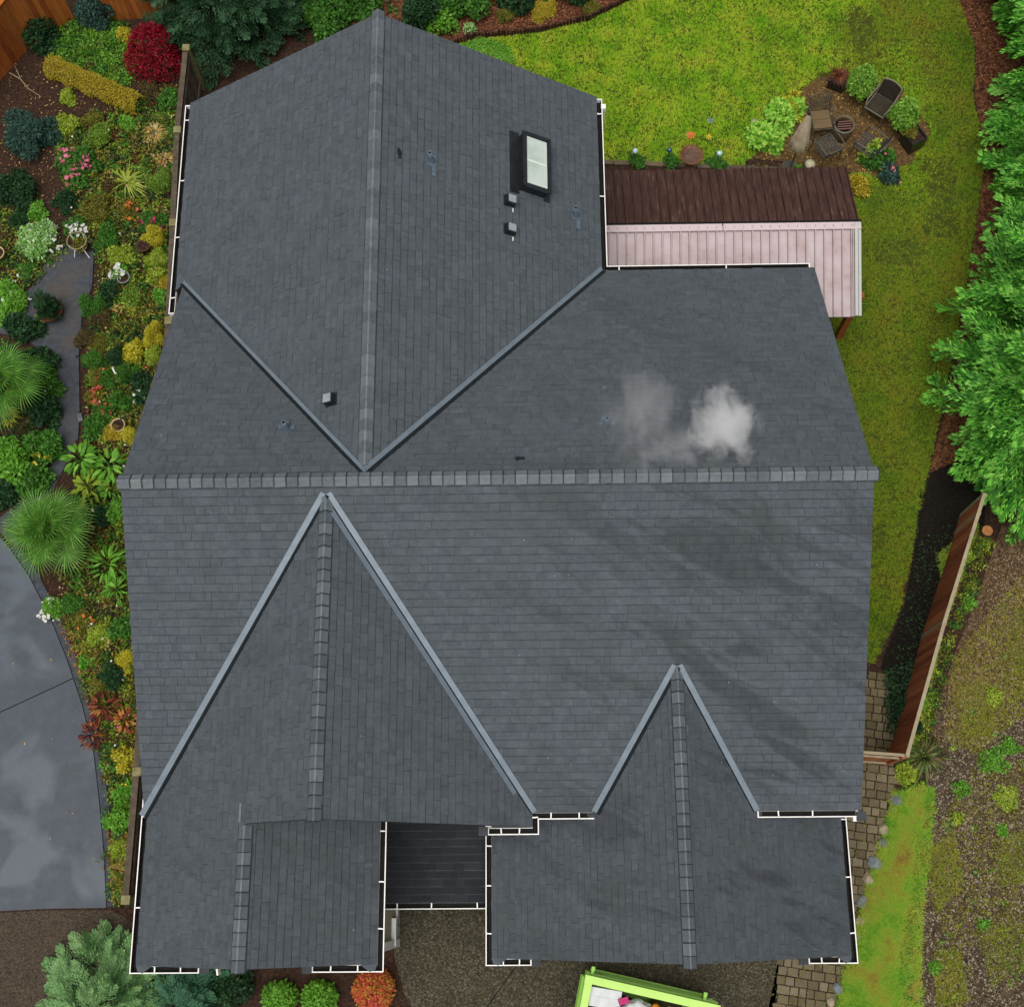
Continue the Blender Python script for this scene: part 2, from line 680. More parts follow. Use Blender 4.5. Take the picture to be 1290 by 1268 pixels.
def litter(name, pts, n, size, m_, label, cat, z=.015, tmpl='leaf', zr=.01, tilt=.4):
    P = rand_in(wpoly(pts), n)
    p = np.column_stack([P, z + rng.uniform(0, zr, n)])
    nr = np.array([0, 0, 1.0]) + rng.normal(size=(n, 3)) * tilt
    tv, tf = {'leaf': (LEAF_V, LEAF_F), 'round': (ROUND_V, ROUND_F), 'need': (NEED_V, NEED_F)}[tmpl]
    ax = unit(n)
    ax[:, 2] *= .25
    V, Fc = inst(tv, tf, frames(ax, nr), p, size * rng.uniform(.5, 1.5, n))
    o = obj_np(name, V, Fc, m_)
    return tag(o, label, cat, kind='stuff')


STONE_V = np.array([(-.5, -.4, 0), (.45, -.5, 0), (.5, .4, 0), (-.4, .5, 0), (-.3, -.25, .5), (.3, -.3, .45), (.3, .25, .55), (-.25, .3, .4)], float)
STONE_F = np.array([(4, 5, 6, 7), (0, 1, 5, 4), (1, 2, 6, 5), (2, 3, 7, 6), (3, 0, 4, 7)])


def pebbles(name, pts, n, size, m_, label, z=.006):
    P = rand_in(wpoly(pts), n)
    p = np.column_stack([P, np.full(n, z)])
    ax = unit(n)
    ax[:, 2] *= .1
    V, Fc = inst(STONE_V, STONE_F, frames(ax, np.tile([[0, 0, 1.0]], (n, 1)) + rng.normal(size=(n, 3)) * .2), p, size * rng.uniform(.4, 1.5, n))
    return tag(obj_np(name, V, Fc, m_), label, 'gravel', kind='stuff')



def clumps(name, pts, n, rad, m_, label, cat='ground cover', leaf=.06, per=42, hgt=.8):
    """many small tufts of leaves massed together"""
    P = rand_in(wpoly(pts), n)
    r_ = rng.uniform(rad[0], rad[1], n)
    u = unit(n * per)
    u[:, 2] = np.abs(u[:, 2])
    k = np.repeat(np.arange(n), per)
    p = u * r_[k][:, None] * rng.uniform(.55, 1.05, (n * per, 1))
    p[:, 2] *= hgt * rng.uniform(.6, 1.2, n)[k]
    p[:, :2] += P[k]
    p[:, 2] += .01
    V, Fc = leaves(p, u, leaf)
    return tag(obj_np(name, V, Fc, m_), label, cat, kind='stuff')


def project(P3):
    q = P3 - np.array(CAM)
    r_, u, f = q @ np.array(RIGHT), q @ np.array(UP), q @ np.array(FWD)
    return 645 + F * r_ / f, 634 - F * u / f

# ================================================================== THE HOUSE
# axis of the damp band that crosses the front slope of the main roof
_sa = hit(800, 640, Vector((0, 1.5516, EV)), Vector((0, -.532, 1)).normalized())
_sb = hit(1080, 765, Vector((0, 1.5516, EV)), Vector((0, -.532, 1)).normalized())
_sd = (_sb - _sa).xy.normalized()
SN = Vector((-_sd.y, _sd.x))
S0 = SN.dot(_sa.xy)


def shingle_mat(name, lo, hi, stain=.55):
    M = bpy.data.materials.new(name)
    M.use_nodes = True
    T = M.node_tree
    N, L = T.nodes, T.links
    P = N['Principled BSDF']
    P.inputs['Specular IOR Level'].default_value = .3
    G = N.new('ShaderNodeNewGeometry')
    rp = N.new('ShaderNodeValToRGB')
    rp.color_ramp.elements[0].color = hexc(lo)
    rp.color_ramp.elements[1].color = hexc(hi)
    rp.color_ramp.elements[0].position = .05
    # per shingle tone + fine granules
    gn = N.new('ShaderNodeTexNoise')
    gn.inputs['Scale'].default_value = 42
    gn.inputs['Detail'].default_value = 4
    gn.inputs['Roughness'].default_value = .75
    L.new(G.outputs['Position'], gn.inputs['Vector'])
    mx = N.new('ShaderNodeMix')
    mx.inputs[0].default_value = .52
    L.new(G.outputs['Random Per Island'], mx.inputs[2])
    gr_ = N.new('ShaderNodeMapRange')
    gr_.inputs[1].default_value, gr_.inputs[2].default_value = .34, .66
    L.new(gn.outputs['Fac'], gr_.inputs[0])
    L.new(gr_.outputs[0], mx.inputs[3])
    g2 = N.new('ShaderNodeTexNoise')
    g2.inputs['Scale'].default_value = 7
    g2.inputs['Detail'].default_value = 6
    g2.inputs['Roughness'].default_value = .8
    L.new(G.outputs['Position'], g2.inputs['Vector'])
    gm_ = N.new('ShaderNodeMapRange')
    gm_.inputs[1].default_value, gm_.inputs[2].default_value = .32, .68
    L.new(g2.outputs['Fac'], gm_.inputs[0])
    mx2 = N.new('ShaderNodeMix')
    mx2.inputs[0].default_value = .5
    L.new(mx.outputs[0], mx2.inputs[2])
    L.new(gm_.outputs[0], mx2.inputs[3])
    L.new(mx2.outputs[0], rp.inputs[0])
    # damp, darker patches with a shape of their own
    n2 = N.new('ShaderNodeTexNoise')
    n2.inputs['Scale'].default_value = .8
    mp = N.new('ShaderNodeMapping')
    mp.vector_type = 'TEXTURE'
    mp.inputs['Rotation'].default_value = (0, 0, R(-24))
    mp.inputs['Scale'].default_value = (1.7, .42, 3)
    L.new(G.outputs['Position'], mp.inputs[0])
    n2.inputs['Detail'].default_value = 5
    n2.inputs['Roughness'].default_value = .62
    n2.inputs['Distortion'].default_value = .6
    L.new(mp.outputs[0], n2.inputs['Vector'])
    r2 = N.new('ShaderNodeMapRange')
    r2.inputs[1].default_value = .565
    r2.inputs[2].default_value = .68
    r2.inputs[3].default_value = 1
    r2.inputs[4].default_value = stain
    vd = N.new('ShaderNodeVectorMath')
    vd.operation = 'DOT_PRODUCT'
    vd.inputs[1].default_value = (SN.x, SN.y, 0)
    L.new(G.outputs['Position'], vd.inputs[0])
    sb = N.new('ShaderNodeMath')
    sb.operation = 'SUBTRACT'
    sb.inputs[1].default_value = S0
    L.new(vd.outputs['Value'], sb.inputs[0])
    ab = N.new('ShaderNodeMath')
    ab.operation = 'ABSOLUTE'
    L.new(sb.outputs[0], ab.inputs[0])
    rb = N.new('ShaderNodeMapRange')
    rb.inputs[1].default_value, rb.inputs[2].default_value = .3, 1.5
    rb.inputs[3].default_value, rb.inputs[4].default_value = .085, 0
    L.new(ab.outputs[0], rb.inputs[0])
    ad = N.new('ShaderNodeMath')
    L.new(n2.outputs['Fac'], ad.inputs[0])
    L.new(rb.outputs[0], ad.inputs[1])
    isl = N.new('ShaderNodeMath')
    isl.operation = 'MULTIPLY_ADD'
    isl.inputs[1].default_value = .07
    L.new(G.outputs['Random Per Island'], isl.inputs[0])
    L.new(ad.outputs[0], isl.inputs[2])
    L.new(isl.outputs[0], r2.inputs[0])
    # faint lichen / olive wash
    n3 = N.new('ShaderNodeTexNoise')
    n3.inputs['Scale'].default_value = 1.7
    n3.inputs['Detail'].default_value = 6
    L.new(G.outputs['Position'], n3.inputs['Vector'])
    r3 = N.new('ShaderNodeMapRange')
    r3.inputs[1].default_value = .48
    r3.inputs[2].default_value = .75
    r3.inputs[4].default_value = .45
    L.new(n3.outputs['Fac'], r3.inputs[0])
    m1 = N.new('ShaderNodeMix')
    m1.data_type = 'RGBA'
    m1.blend_type = 'MULTIPLY'
    m1.inputs[0].default_value = 1
    L.new(rp.outputs[0], m1.inputs[6])
    L.new(r2.outputs[0], m1.inputs[7])
    m2 = N.new('ShaderNodeMix')
    m2.data_type = 'RGBA'
    L.new(r3.outputs[0], m2.inputs[0])
    L.new(m1.outputs[2], m2.inputs[6])
    # the damp streaks are strongest towards the east end
    sx = N.new('ShaderNodeSeparateXYZ')
    L.new(G.outputs['Position'], sx.inputs[0])
    rx = N.new('ShaderNodeMapRange')
    rx.inputs[1].default_value, rx.inputs[2].default_value = -1.0, 2.5
    rx.inputs[3].default_value, rx.inputs[4].default_value = .35, 1.0
    L.new(sx.outputs[0], rx.inputs[0])
    ry_ = N.new('ShaderNodeMapRange')
    ry_.inputs[1].default_value, ry_.inputs[2].default_value = 6.6, 7.4
    ry_.inputs[3].default_value, ry_.inputs[4].default_value = 1.0, .4
    L.new(sx.outputs[1], ry_.inputs[0])
    rm_ = N.new('ShaderNodeMath')
    rm_.operation = 'MULTIPLY'
    L.new(rx.outputs[0], rm_.inputs[0])
    L.new(ry_.outputs[0], rm_.inputs[1])
    L.new(rm_.outputs[0], m1.inputs[0])
    m2.inputs[7].default_value = hexc('454c48')
    # white specks of grit
    n4 = N.new('ShaderNodeTexNoise')
    n4.inputs['Scale'].default_value = 16
    n4.inputs['Detail'].default_value = 1
    L.new(G.outputs['Position'], n4.inputs['Vector'])
    r4 = N.new('ShaderNodeMapRange')
    r4.inputs[1].default_value = .79
    r4.inputs[2].default_value = .84
    L.new(n4.outputs['Fac'], r4.inputs[0])
    m3 = N.new('ShaderNodeMix')
    m3.data_type = 'RGBA'
    L.new(r4.outputs[0], m3.inputs[0])
    L.new(m2.outputs[2], m3.inputs[6])
    m3.inputs[7].default_value = hexc('7d8383')
    L.new(m3.outputs[2], P.inputs['Base Color'])
    r5 = N.new('ShaderNodeMapRange')
    r5.inputs[1].default_value = stain
    r5.inputs[2].default_value = 1
    r5.inputs[3].default_value = .84
    r5.inputs[4].default_value = .88
    L.new(r2.outputs[0], r5.inputs[0])
    L.new(r5.outputs[0], P.inputs['Roughness'])
    bp = N.new('ShaderNodeBump')
    bp.inputs['Strength'].default_value = .5
    bp.inputs['Distance'].default_value = .008
    L.new(gn.outputs['Fac'], bp.inputs['Height'])
    L.new(bp.outputs[0], P.inputs['Normal'])
    return M


M_SH = shingle_mat('roof_shingles', '3a4046', '595f65', .62)
M_SHD = mat('porch_roofing', ['191c20', '202429', '282c32'], island=.5, scale=2, rough=.8, bump=.4, bscale=50)  # darker roofing; the shade between the wings is also in this colour
M_EDGE = mat('drip_edge_metal', ['2b2f33', '3a3e42'], island=0, scale=4, rough=.6)
M_SOF = mat('soffit_paint', ['b9b3a3', 'c9c4b6'], island=0, scale=2)
M_WALL = mat('siding_beige', ['a99f88', 'b5ab95'], island=.3, scale=2)
M_TRIM = mat('trim_white', ['dcdcd6', 'ecece8'], island=.2, scale=6, rough=.5)
M_CAP = mat('ridge_cap_shingle', ['474d51', '596064', '6c7275'], island=.6, scale=14, rough=.55, spec=.4, bump=.3, bscale=60)
M_VALL = mat('valley_steel', ['66717a', '74808a'], island=0, scale=5, rough=.42, spec=.5, metal=.2)
M_VALSHADE = mat('valley_painted_shade', ['12171a', '1d2327'], island=0, scale=8, rough=.7)  # shaded side of the valley metal, its darkness put into the colour
M_GUT = mat('gutter_white_enamel', ['dedcd6', 'f0eeea'], island=0, scale=7, rough=.4, spec=.5)
M_GRIME_SHADE = mat('gutter_sludge_shade', ['0a0908', '12100d', '1c1813'], island=0, scale=9, rough=.8)  # wet sludge, with the trough's inner shade also put into the colour
M_DARKMET = mat('dark_aluminium', ['15191c', '22272b'], island=0, scale=5, rough=.4, spec=.5)
M_LEAD = mat('blue_grey_lead', ['4a5763', '6c7b88'], island=.4, scale=9, rough=.5, metal=.2)
M_VENTLID = mat('vent_lid_grey', ['7d8589', '969da0'], island=.3, scale=9, rough=.45)
M_HOLE = mat('pipe_bore', ['0c0d0e', '141516'], island=0)

p = dict(xW=-7.0036, xE=5.8729, yN=12.3451, yS=1.5516, zr=2.8731, xw=-7.1991, xe=1.5436, yn=16.4731, zN=2.7997, xr=-2.8277,
         ysw=1.3068, zsw=2.7482, xsw=-6.95, xse=-0.0103, gx=2.5538, gz=1.28, gs=.9051, gyS=-.9714, xgw=-.80, xge=5.9)
yr = (p['yN'] + p['yS']) / 2
sm = p['zr'] / (p['yN'] - yr)
zN = p['zN']
xr = (p['xw'] + p['xe']) / 2
sN = zN / (xr - p['xw'])
yNt = p['yN'] - zN / sm                     # where the north ridge meets the main roof
xc = (p['xsw'] + p['xse']) / 2
zsw = p['zsw']
ss = zsw / (xc - p['xsw'])
ySt = p['yS'] + zsw / sm
gx, gz, gs = p['gx'], p['gz'], p['gs']
gyt = p['yS'] + gz / sm
gh = gz / gs
zg = gz - gs * (gx - p['xgw'])
xge = gx + (gz - zg) / gs
ylow = at(300, 1219, EV + 1.2).y           # south edge of the low front wing
q0 = at(306, 1040, EV + 1.5)
# ridge of the low front wing: on the west slope of the front gable
n_sw = Vector((-ss, 0, 1)).normalized()
lr = hit(306, 1045, Vector((p['xsw'], 0, EV)), n_sw)
lr2 = hit(301, 1218, Vector((p['xsw'], 0, EV)), n_sw)
xl = (lr.x + lr2.x) / 2
zl = ss * (xl - p['xsw'])
xle = xl + zl / ss - .09                          # east eave of that wing
print('low ridge', xl, zl, 'east eave', xle, 'ylow', ylow, 'garage eave', zg + EV)


def W3(x, y, z):
    return Vector((x, y, z + EV))


house = empty('house', (0, 6, 0), 'large house under a dark grey shingle roof of several gables, filling the middle', 'house')


def wp(v):
    """world to house-local"""
    return Vector(v) - Vector((0, 6, 0))


def hb(b, name, material, parent=None, smooth=False, label=None):
    par = parent or house
    if parent is None:
        b.v = [tuple(wp(v)) for v in b.v]
    o = b.build(name, material, par, smooth)
    if label:
        o['label'] = label
    return o


def hsub(b, name, material, parent, smooth=False):
    b.v = [tuple(wp(v)) for v in b.v]
    return b.build(name, material, parent, smooth)


def clip_poly(poly, ax, val, keep_less):
    out = []
    for i in range(len(poly)):
        a, b = poly[i], poly[(i + 1) % len(poly)]
        ia = (a[ax] <= val) if keep_less else (a[ax] >= val)
        ib = (b[ax] <= val) if keep_less else (b[ax] >= val)
        if ia:
            out.append(a)
        if ia != ib:
            t = (val - a[ax]) / (b[ax] - a[ax])
            out.append((a[0] + t * (b[0] - a[0]), a[1] + t * (b[1] - a[1])))
    return out


def slope(poly, material=None, expo=.153, thick=.13, wlo=.10, whi=.30, name='roof_slope'):
    """a roof plane: deck slab plus courses of individual shingles"""
    material = material or M_SH
    n = Vector((0, 0, 0))
    for i in range(len(poly)):
        n += poly[i].cross(poly[(i + 1) % len(poly)])
    n.normalize()
    if n.z < 0:
        n = -n
        poly = poly[::-1]
    u = Vector((0, 0, 1)).cross(n).normalized()
    v = n.cross(u)
    o = min(poly, key=lambda q: q.dot(v))
    P2 = [((q - o).dot(u), (q - o).dot(v)) for q in poly]
    b = MB()
    k = len(poly)
    b.add([q - n * .004 for q in poly] + [q - Vector((0, 0, thick)) for q in poly],
          [tuple(range(k)), tuple(range(k, 2 * k))[::-1]] + [(i, k + i, k + (i + 1) % k, (i + 1) % k) for i in range(k)], 1)
    umin, umax = min(q[0] for q in P2), max(q[0] for q in P2)
    vmin, vmax = min(q[1] for q in P2), max(q[1] for q in P2)
    row = 0
    vv = vmin
    while vv < vmax - .004:
        v1 = min(vv + expo, vmax + .01)
        strip = clip_poly(clip_poly(P2, 1, vv, False), 1, v1, True)
        if len(strip) >= 3:
            su = min(q[0] for q in strip)
            eu = max(q[0] for q in strip)
            uu = su - rnd.uniform(0, .3)
            while uu < eu:
                u1 = uu + rnd.uniform(wlo, whi)
                gp = rnd.choice((.009, .012, .014, .018)) if v1 < vmax else 0
                t = clip_poly(clip_poly(strip, 0, uu, False), 0, u1 - rnd.choice((.001, .003, .006)), True)
                t = clip_poly(t, 1, vv + gp, False) if len(t) >= 3 else t
                if len(t) >= 3:
                    lo = rnd.choice((.011, .011, .017))
                    top = []
                    for a, c in t:
                        f = (c - vv) / expo
                        top.append(o + u * a + v * c + n * (lo * (1 - f) + .003 * f))
                    bot = [o + u * a + v * c - n * .002 for a, c in t]
                    m_ = len(t)
                    b.add(top + bot, [tuple(range(m_))] + [(i, m_ + i, m_ + (i + 1) % m_, (i + 1) % m_) for i in range(m_)], 0)
                uu = u1
        vv = v1
        row += 1
    return hb(b, name, [material, M_EDGE])


ap = W3(xr, yNt, zN)
rr_ = W3(xr, yr, p['zr'])
zrk = (p['xW'] - p['xw']) * sN
rakeW = W3(p['xW'], p['yN'] - zrk / sm, zrk)
mW, mE = W3(p['xW'], yr, p['zr']), W3(p['xE'], yr, p['zr'])
vE = W3(p['xe'], p['yN'], 0)
# main roof, north side
slope([rakeW, ap, rr_, mW])
slope([vE, W3(p['xE'], p['yN'], 0), mE, rr_, ap])
# north wing
slope([W3(p['xw'], p['yn'], 0), W3(xr, p['yn'], zN), ap, rakeW, W3(p['xw'], p['yN'] - zrk / sm - .1, 0)])
slope([W3(p['xe'], p['yn'], 0), W3(xr, p['yn'], zN), ap, vE])
# main roof, south side
sap = W3(xc, ySt, zsw)
gap_ = W3(gx, gyt, gz)
rc = W3(xc, yr, p['zr'])
rg = W3(gx, yr, p['zr'])
slope([W3(p['xW'], p['yS'], 0), sap, rc, mW])
slope([W3(p['xse'], p['yS'], 0), W3(gx - gh, p['yS'], 0), gap_, rg, rc, sap])
slope([W3(gx + gh, p['yS'], 0), W3(p['xE'], p['yS'], 0), mE, rg, gap_])
# front gable: west slope runs on down over the low wing
slope([W3(p['xsw'], p['yS'], 0), sap, W3(xc, p['ysw'], zsw), W3(xl, p['ysw'], zl), W3(xl, ylow, zl), W3(p['xsw'], ylow, 0)])
slope([W3(p['xse'], p['yS'], 0), sap, W3(xc, p['ysw'], zsw), W3(p['xse'], p['ysw'], 0)])
slope([W3(xl, p['ysw'] + .5, zl), W3(xl, ylow, zl), W3(xle, ylow, 0), W3(xle, p['ysw'] + .5, 0)])
# garage roof
zw = zg
gN = p['yS'] + .5
slope([gap_, W3(gx, p['gyS'], gz), W3(p['xgw'], p['gyS'], zw), W3(p['xgw'], gN, zw), W3(gx - gh - .05, gN, -.05), W3(gx - gh, p['yS'], 0)])
slope([gap_, W3(gx, p['gyS'], gz), W3(xge, p['gyS'], zw), W3(xge, gN, zw), W3(gx + gh + .05, gN, -.05), W3(gx + gh, p['yS'], 0)])
# low porch roof between the wings
ze = 2.65
ye = at(550, 1137, ze).y
xe0 = xle - .35
slope([Vector((xe0, ye, ze)), Vector((p['xgw'] + .25, ye, ze)), Vector((p['xgw'] + .25, 2.2, ze + .18 * (2.2 - ye))),
       Vector((xe0, 2.2, ze + .18 * (2.2 - ye)))], M_SHD, whi=.4, wlo=.15, expo=.15)


# ridge caps ---------------------------------------------------------------
def ridge_cap(A, B, d1, d2, pitch=.205, wd=.142, joint=True):
    """overlapping caps from A to B on a vent strip darkened for the shadow gap, d1/d2 point down the two slopes"""
    A, B = Vector(A), Vector(B)
    t = (B - A).normalized()
    L = (B - A).length
    d1, d2 = Vector(d1).normalized(), Vector(d2).normalized()
    upv = Vector((0, 0, 1))
    n = max(2, int(L / pitch))
    st = L / n
    b = MB()
    for i in range(n):
        s0, s1 = i * st, min((i + 1) * st + .028, L + .02)
        w0 = wd * rnd.uniform(.985, 1.015)
        prof = []
        for s, hh in ((s0, .030), (s1 - .02, .049), (s1, .049)):
            c = A + t * s + t * rnd.uniform(-.004, .004)
            prof.append([c + d1 * w0 + upv * (hh - .008), c + d1 * w0 * .5 + upv * (hh + .003), c + d1 * w0 * .12 + upv * (hh + .016),
                         c + d2 * w0 * .12 + upv * (hh + .016), c + d2 * w0 * .5 + upv * (hh + .003), c + d2 * w0 + upv * (hh - .008)])
        lowr = [[c_ - upv * .012 for c_ in r_] for r_ in prof]
        vs = prof[0] + prof[1] + lowr[0] + lowr[1] + prof[2]
        fs = []
        for k in range(5):
            fs.append((k, k + 1, 7 + k, 6 + k))
            fs.append((6 + k, 7 + k, 19 + k, 18 + k))
        fs += [(0, 6, 18, 12), (11, 5, 17, 23)]
        b.add(vs, fs)
        vs = prof[1] + prof[2]
        b.add(vs, [(k, k + 1, 7 + k, 6 + k) for k in range(5)], 1 if joint else 0)
    q = [A + d1 * (wd + .02) + upv * .016, A + upv * .03, A + d2 * (wd + .02) + upv * .016]  # vent strip; its dark colour also paints the shadow gap beside the caps
    q2 = [v + t * L for v in q]
    b.add(q + q2 + [v - upv * .03 for v in (q[0], q[2], q2[0], q2[2])], [(0, 1, 4, 3), (1, 2, 5, 4), (0, 3, 8, 6), (2, 7, 9, 5)], 1)
    return hb(b, 'ridge_cap', [M_CAP, M_EDGE])


nd, sd_ = (0, 1, -sm), (0, -1, -sm)
ridge_cap(mW - Vector((.06, 0, 0)), mE + Vector((.06, 0, 0)), nd, sd_)
ridge_cap(W3(xr, yNt + .12, zN), W3(xr, p['yn'] + .04, zN), (-1, 0, -sN), (1, 0, -sN), joint=False)
ridge_cap(W3(xc, ySt - .08, zsw), W3(xc, p['ysw'] - .03, zsw), (-1, 0, -ss), (1, 0, -ss))
ridge_cap(W3(xl, p['ysw'] - .03, zl), W3(xl, ylow - .05, zl), (-1, 0, -ss), (1, 0, -ss))
ridge_cap(W3(gx, gyt - .02, gz), W3(gx, p['gyS'] - .06, gz), (-1, 0, -gs), (1, 0, -gs))


# valleys --------------------------------------------------------------------
def valley(A, B, na, nb, wa=.07, wb=.085, dark_b=True, lift=.03):
    """metal valley from low A to high B; na/nb normals of the two slopes; light steel on slope a, painted shade on slope b"""
    A, B = Vector(A), Vector(B)
    t = (B - A).normalized()
    na, nb = Vector(na).normalized(), Vector(nb).normalized()
    b = MB()
    for nn, other, wd, mi in ((na, nb, wa, 0), (nb, na, wb, 1)):
        s = nn.cross(t).normalized()
        # point uphill, away from the other plane
        if s.dot(other) < 0:
            s = -s
        s = s if (s.z > 0) else -s
        up = nn * lift
        a0, b0 = A + up * (1 if mi == 0 else .55), B + up * (1 if mi == 0 else .55)
        vs = [a0, b0, b0 + s * wd, a0 + s * wd]
        vs2 = [q - nn * .022 for q in vs]
        f = [(0, 1, 2, 3)] if (vs[1] - vs[0]).cross(vs[2] - vs[0]).dot(nn) > 0 else [(3, 2, 1, 0)]
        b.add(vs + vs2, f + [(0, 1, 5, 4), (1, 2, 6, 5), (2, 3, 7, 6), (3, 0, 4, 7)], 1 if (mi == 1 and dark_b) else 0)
    return b


Nm_N, Nm_S = (0, sm, 1), (0, -sm, 1)
NnW, NnE = (-sN, 0, 1), (sN, 0, 1)
NsW, NsE = (-ss, 0, 1), (ss, 0, 1)
NgW, NgE = (-gs, 0, 1), (gs, 0, 1)
hb(valley(rakeW, ap, NnW, Nm_N), 'valley_flashing', [M_VALL, M_VALSHADE])
hb(valley(vE, ap, NnE, Nm_N, .085, .10), 'valley_flashing', [M_VALL, M_VALSHADE])
hb(valley(W3(p['xW'], p['yS'], 0), sap, Nm_S, NsW, .10, .085), 'valley_flashing', [M_VALL, M_VALSHADE])
vb = valley(W3(p['xse'], p['yS'], 0), sap, Nm_S, NsE, .10, .045)
vb2 = valley(W3(p['xse'] - .06, p['yS'], 0.05), sap + Vector((-.06, 0, 0)), NsE, NsE, .1, .0, lift=.02)
hb(vb, 'valley_flashing', [M_VALL, M_VALSHADE])
b = MB()
tv_ = (sap - W3(p['xse'], p['yS'], 0)).normalized()
nE_ = Vector(NsE).normalized()
sE_ = nE_.cross(tv_).normalized()
sE_ = sE_ if sE_.z > 0 else -sE_
a0, b0 = W3(p['xse'], p['yS'], 0) + sE_ * .055 + nE_ * .028, sap + sE_ * .055 + nE_ * .028
b.add([a0 + tv_ * .5, b0, b0 + sE_ * .10, a0 + tv_ * .5 + sE_ * .10], [(0, 1, 2, 3), (3, 2, 1, 0)][:1])
hb(b, 'valley_flashing', M_VALL)
hb(valley(W3(gx - gh, p['yS'], 0), gap_, Nm_S, NgW, .10, .09), 'valley_flashing', [M_VALL, M_VALSHADE])
hb(valley(W3(gx + gh, p['yS'], 0), gap_, Nm_S, NgE, .10, .045), 'valley_flashing', [M_VALL, M_VALSHADE])


# gutters ----------------------------------------------------------------------
def gutter(path, left=True, hang=.75, caps=True, start=.35):
    """open gutter swept along eave points; the trough lies on the left (or right) of the path"""
    path = [Vector(q) for q in path]
    # profile (out, up) with outer lip
    prof = [(.0, -.015), (.0, -.115), (.07, -.115), (.096, -.05), (.096, -.008), (.115, -.008), (.115, -.03), (.106, -.06), (.077, -.128), (-.008, -.128), (-.008, -.015)]
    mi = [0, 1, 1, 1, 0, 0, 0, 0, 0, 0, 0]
    sg = 1 if left else -1
    outs = []
    for i in range(len(path)):
        ds = []
        if i > 0:
            ds.append((path[i] - path[i - 1]).normalized())
        if i < len(path) - 1:
            ds.append((path[i + 1] - path[i]).normalized())
        ns = [Vector((-d.y, d.x, 0)).normalized() * sg for d in ds]
        if len(ns) == 1:
            outs.append(ns[0])
        else:
            s = ns[0] + ns[1]
            outs.append(s / (1 + ns[0].dot(ns[1])))
    b = MB()
    k = len(prof)
    base = 0
    for i, q in enumerate(path):
        for a, h in prof:
            b.v.append(tuple(q + outs[i] * a + Vector((0, 0, h))))
    for i in range(len(path) - 1):
        for j in range(k):
            j2 = (j + 1) % k
            b.f.append((i * k + j, i * k + j2, (i + 1) * k + j2, (i + 1) * k + j))
            b.m.append(mi[j])
    if caps:
        for i in (0, len(path) - 1):
            d = (path[1] - path[0]).normalized() if i == 0 else (path[-1] - path[-2]).normalized()
            o = path[i] + outs[i] * .056
            rz = math.atan2(d.y, d.x)
            b.box(o + Vector((0, 0, -.07)) + d * (.012 if i else -.012), (.022, .122, .12), rz)
    g = hb(b, 'gutter', [M_GUT, M_GRIME_SHADE])
    for i in range(len(path) - 1):
        d = path[i + 1] - path[i]
        L = d.length
        d.normalize()
        nrm = Vector((-d.y, d.x, 0)) * sg
        s = start if L > 1.2 else L * .3
        while s < L - .12:
            q = path[i] + d * s + nrm * .05 + Vector((0, 0, -.012))
            bb = MB().box(q, (.022, .104, .008), math.atan2(d.y, d.x) + rnd.uniform(-.12, .12))
            bb.box(q + nrm * -.04 + Vector((0, 0, .01)), (.022, .03, .014), math.atan2(d.y, d.x))
            hsub(bb, 'gutter_hanger', M_GUT, g)
            s += hang * rnd.uniform(.75, 1.3) if L > 1.2 else L * .42
    return g


EZ = -.02
yb = at(218, 393, EV).y
gutter([W3(p['xw'], p['yn'] - .05, EZ), W3(p['xw'], yb, EZ)], left=False, hang=1.5)
gutter([W3(p['xe'], p['yn'] - .05, EZ), W3(p['xe'], p['yN'], EZ), W3(p['xE'] - .1, p['yN'], EZ)], left=True, hang=1.75)
gutter([W3(gx - gh + .05, p['yS'], EZ), W3(p['xse'], p['yS'], EZ), W3(p['xse'], p['ysw'] - .02, EZ), W3(p['xse'] - .78, p['ysw'] - .02, EZ)], left=True)
gutter([W3(gx + gh + .08, p['yS'], EZ), W3(p['xE'] - .08, p['yS'], EZ)], left=False, hang=.62)
yb2 = at(184, 1003, EV).y
gutter([W3(p['xsw'], yb2, EZ), W3(p['xsw'], ylow - .02, EZ), W3(p['xsw'] + 1.08, ylow - .02, EZ)], left=False, hang=1.3)
gutter([W3(xle, p['ysw'] + .3, EZ), W3(xle, ylow - .02, EZ), W3(xle - 1.12, ylow - .02, EZ)], left=True, hang=.75)
gutter([Vector((xe0 + .1, ye, ze - .02)), Vector((p['xgw'] - .1, ye, ze - .02))], left=False, hang=.7)
gutter([W3(p['xgw'], p['ysw'] + .1, zw - .02), W3(p['xgw'], p['gyS'] - .02, zw - .02), W3(p['xgw'] + .72, p['gyS'] - .02, zw - .02)], left=False, hang=.7)
gutter([W3(xge, p['yS'] + .3, zw - .02), W3(xge, p['gyS'] - .02, zw - .02), W3(xge - .78, p['gyS'] - .02, zw - .02)], left=True, hang=.9)


# corner shingle returns (small pent pieces behind the gutter corners)
def corner(x, y, z, sx):
    b = MB()
    b.add([(x, y, z - .012), (x + sx * .30, y, z + .02), (x + sx * .12, y - .13, z - .01), (x + sx * .02, y - .09, z - .03)],
          [(0, 1, 2, 3) if sx < 0 else (3, 2, 1, 0)])
    hb(b, 'corner_shingle', M_SH)


corner(p['xsw'], ylow, EV, 1)
corner(xle, ylow, EV, -1)
corner(p['xgw'], p['gyS'], EV + zw, 1)
corner(xge, p['gyS'], EV + zw, -1)
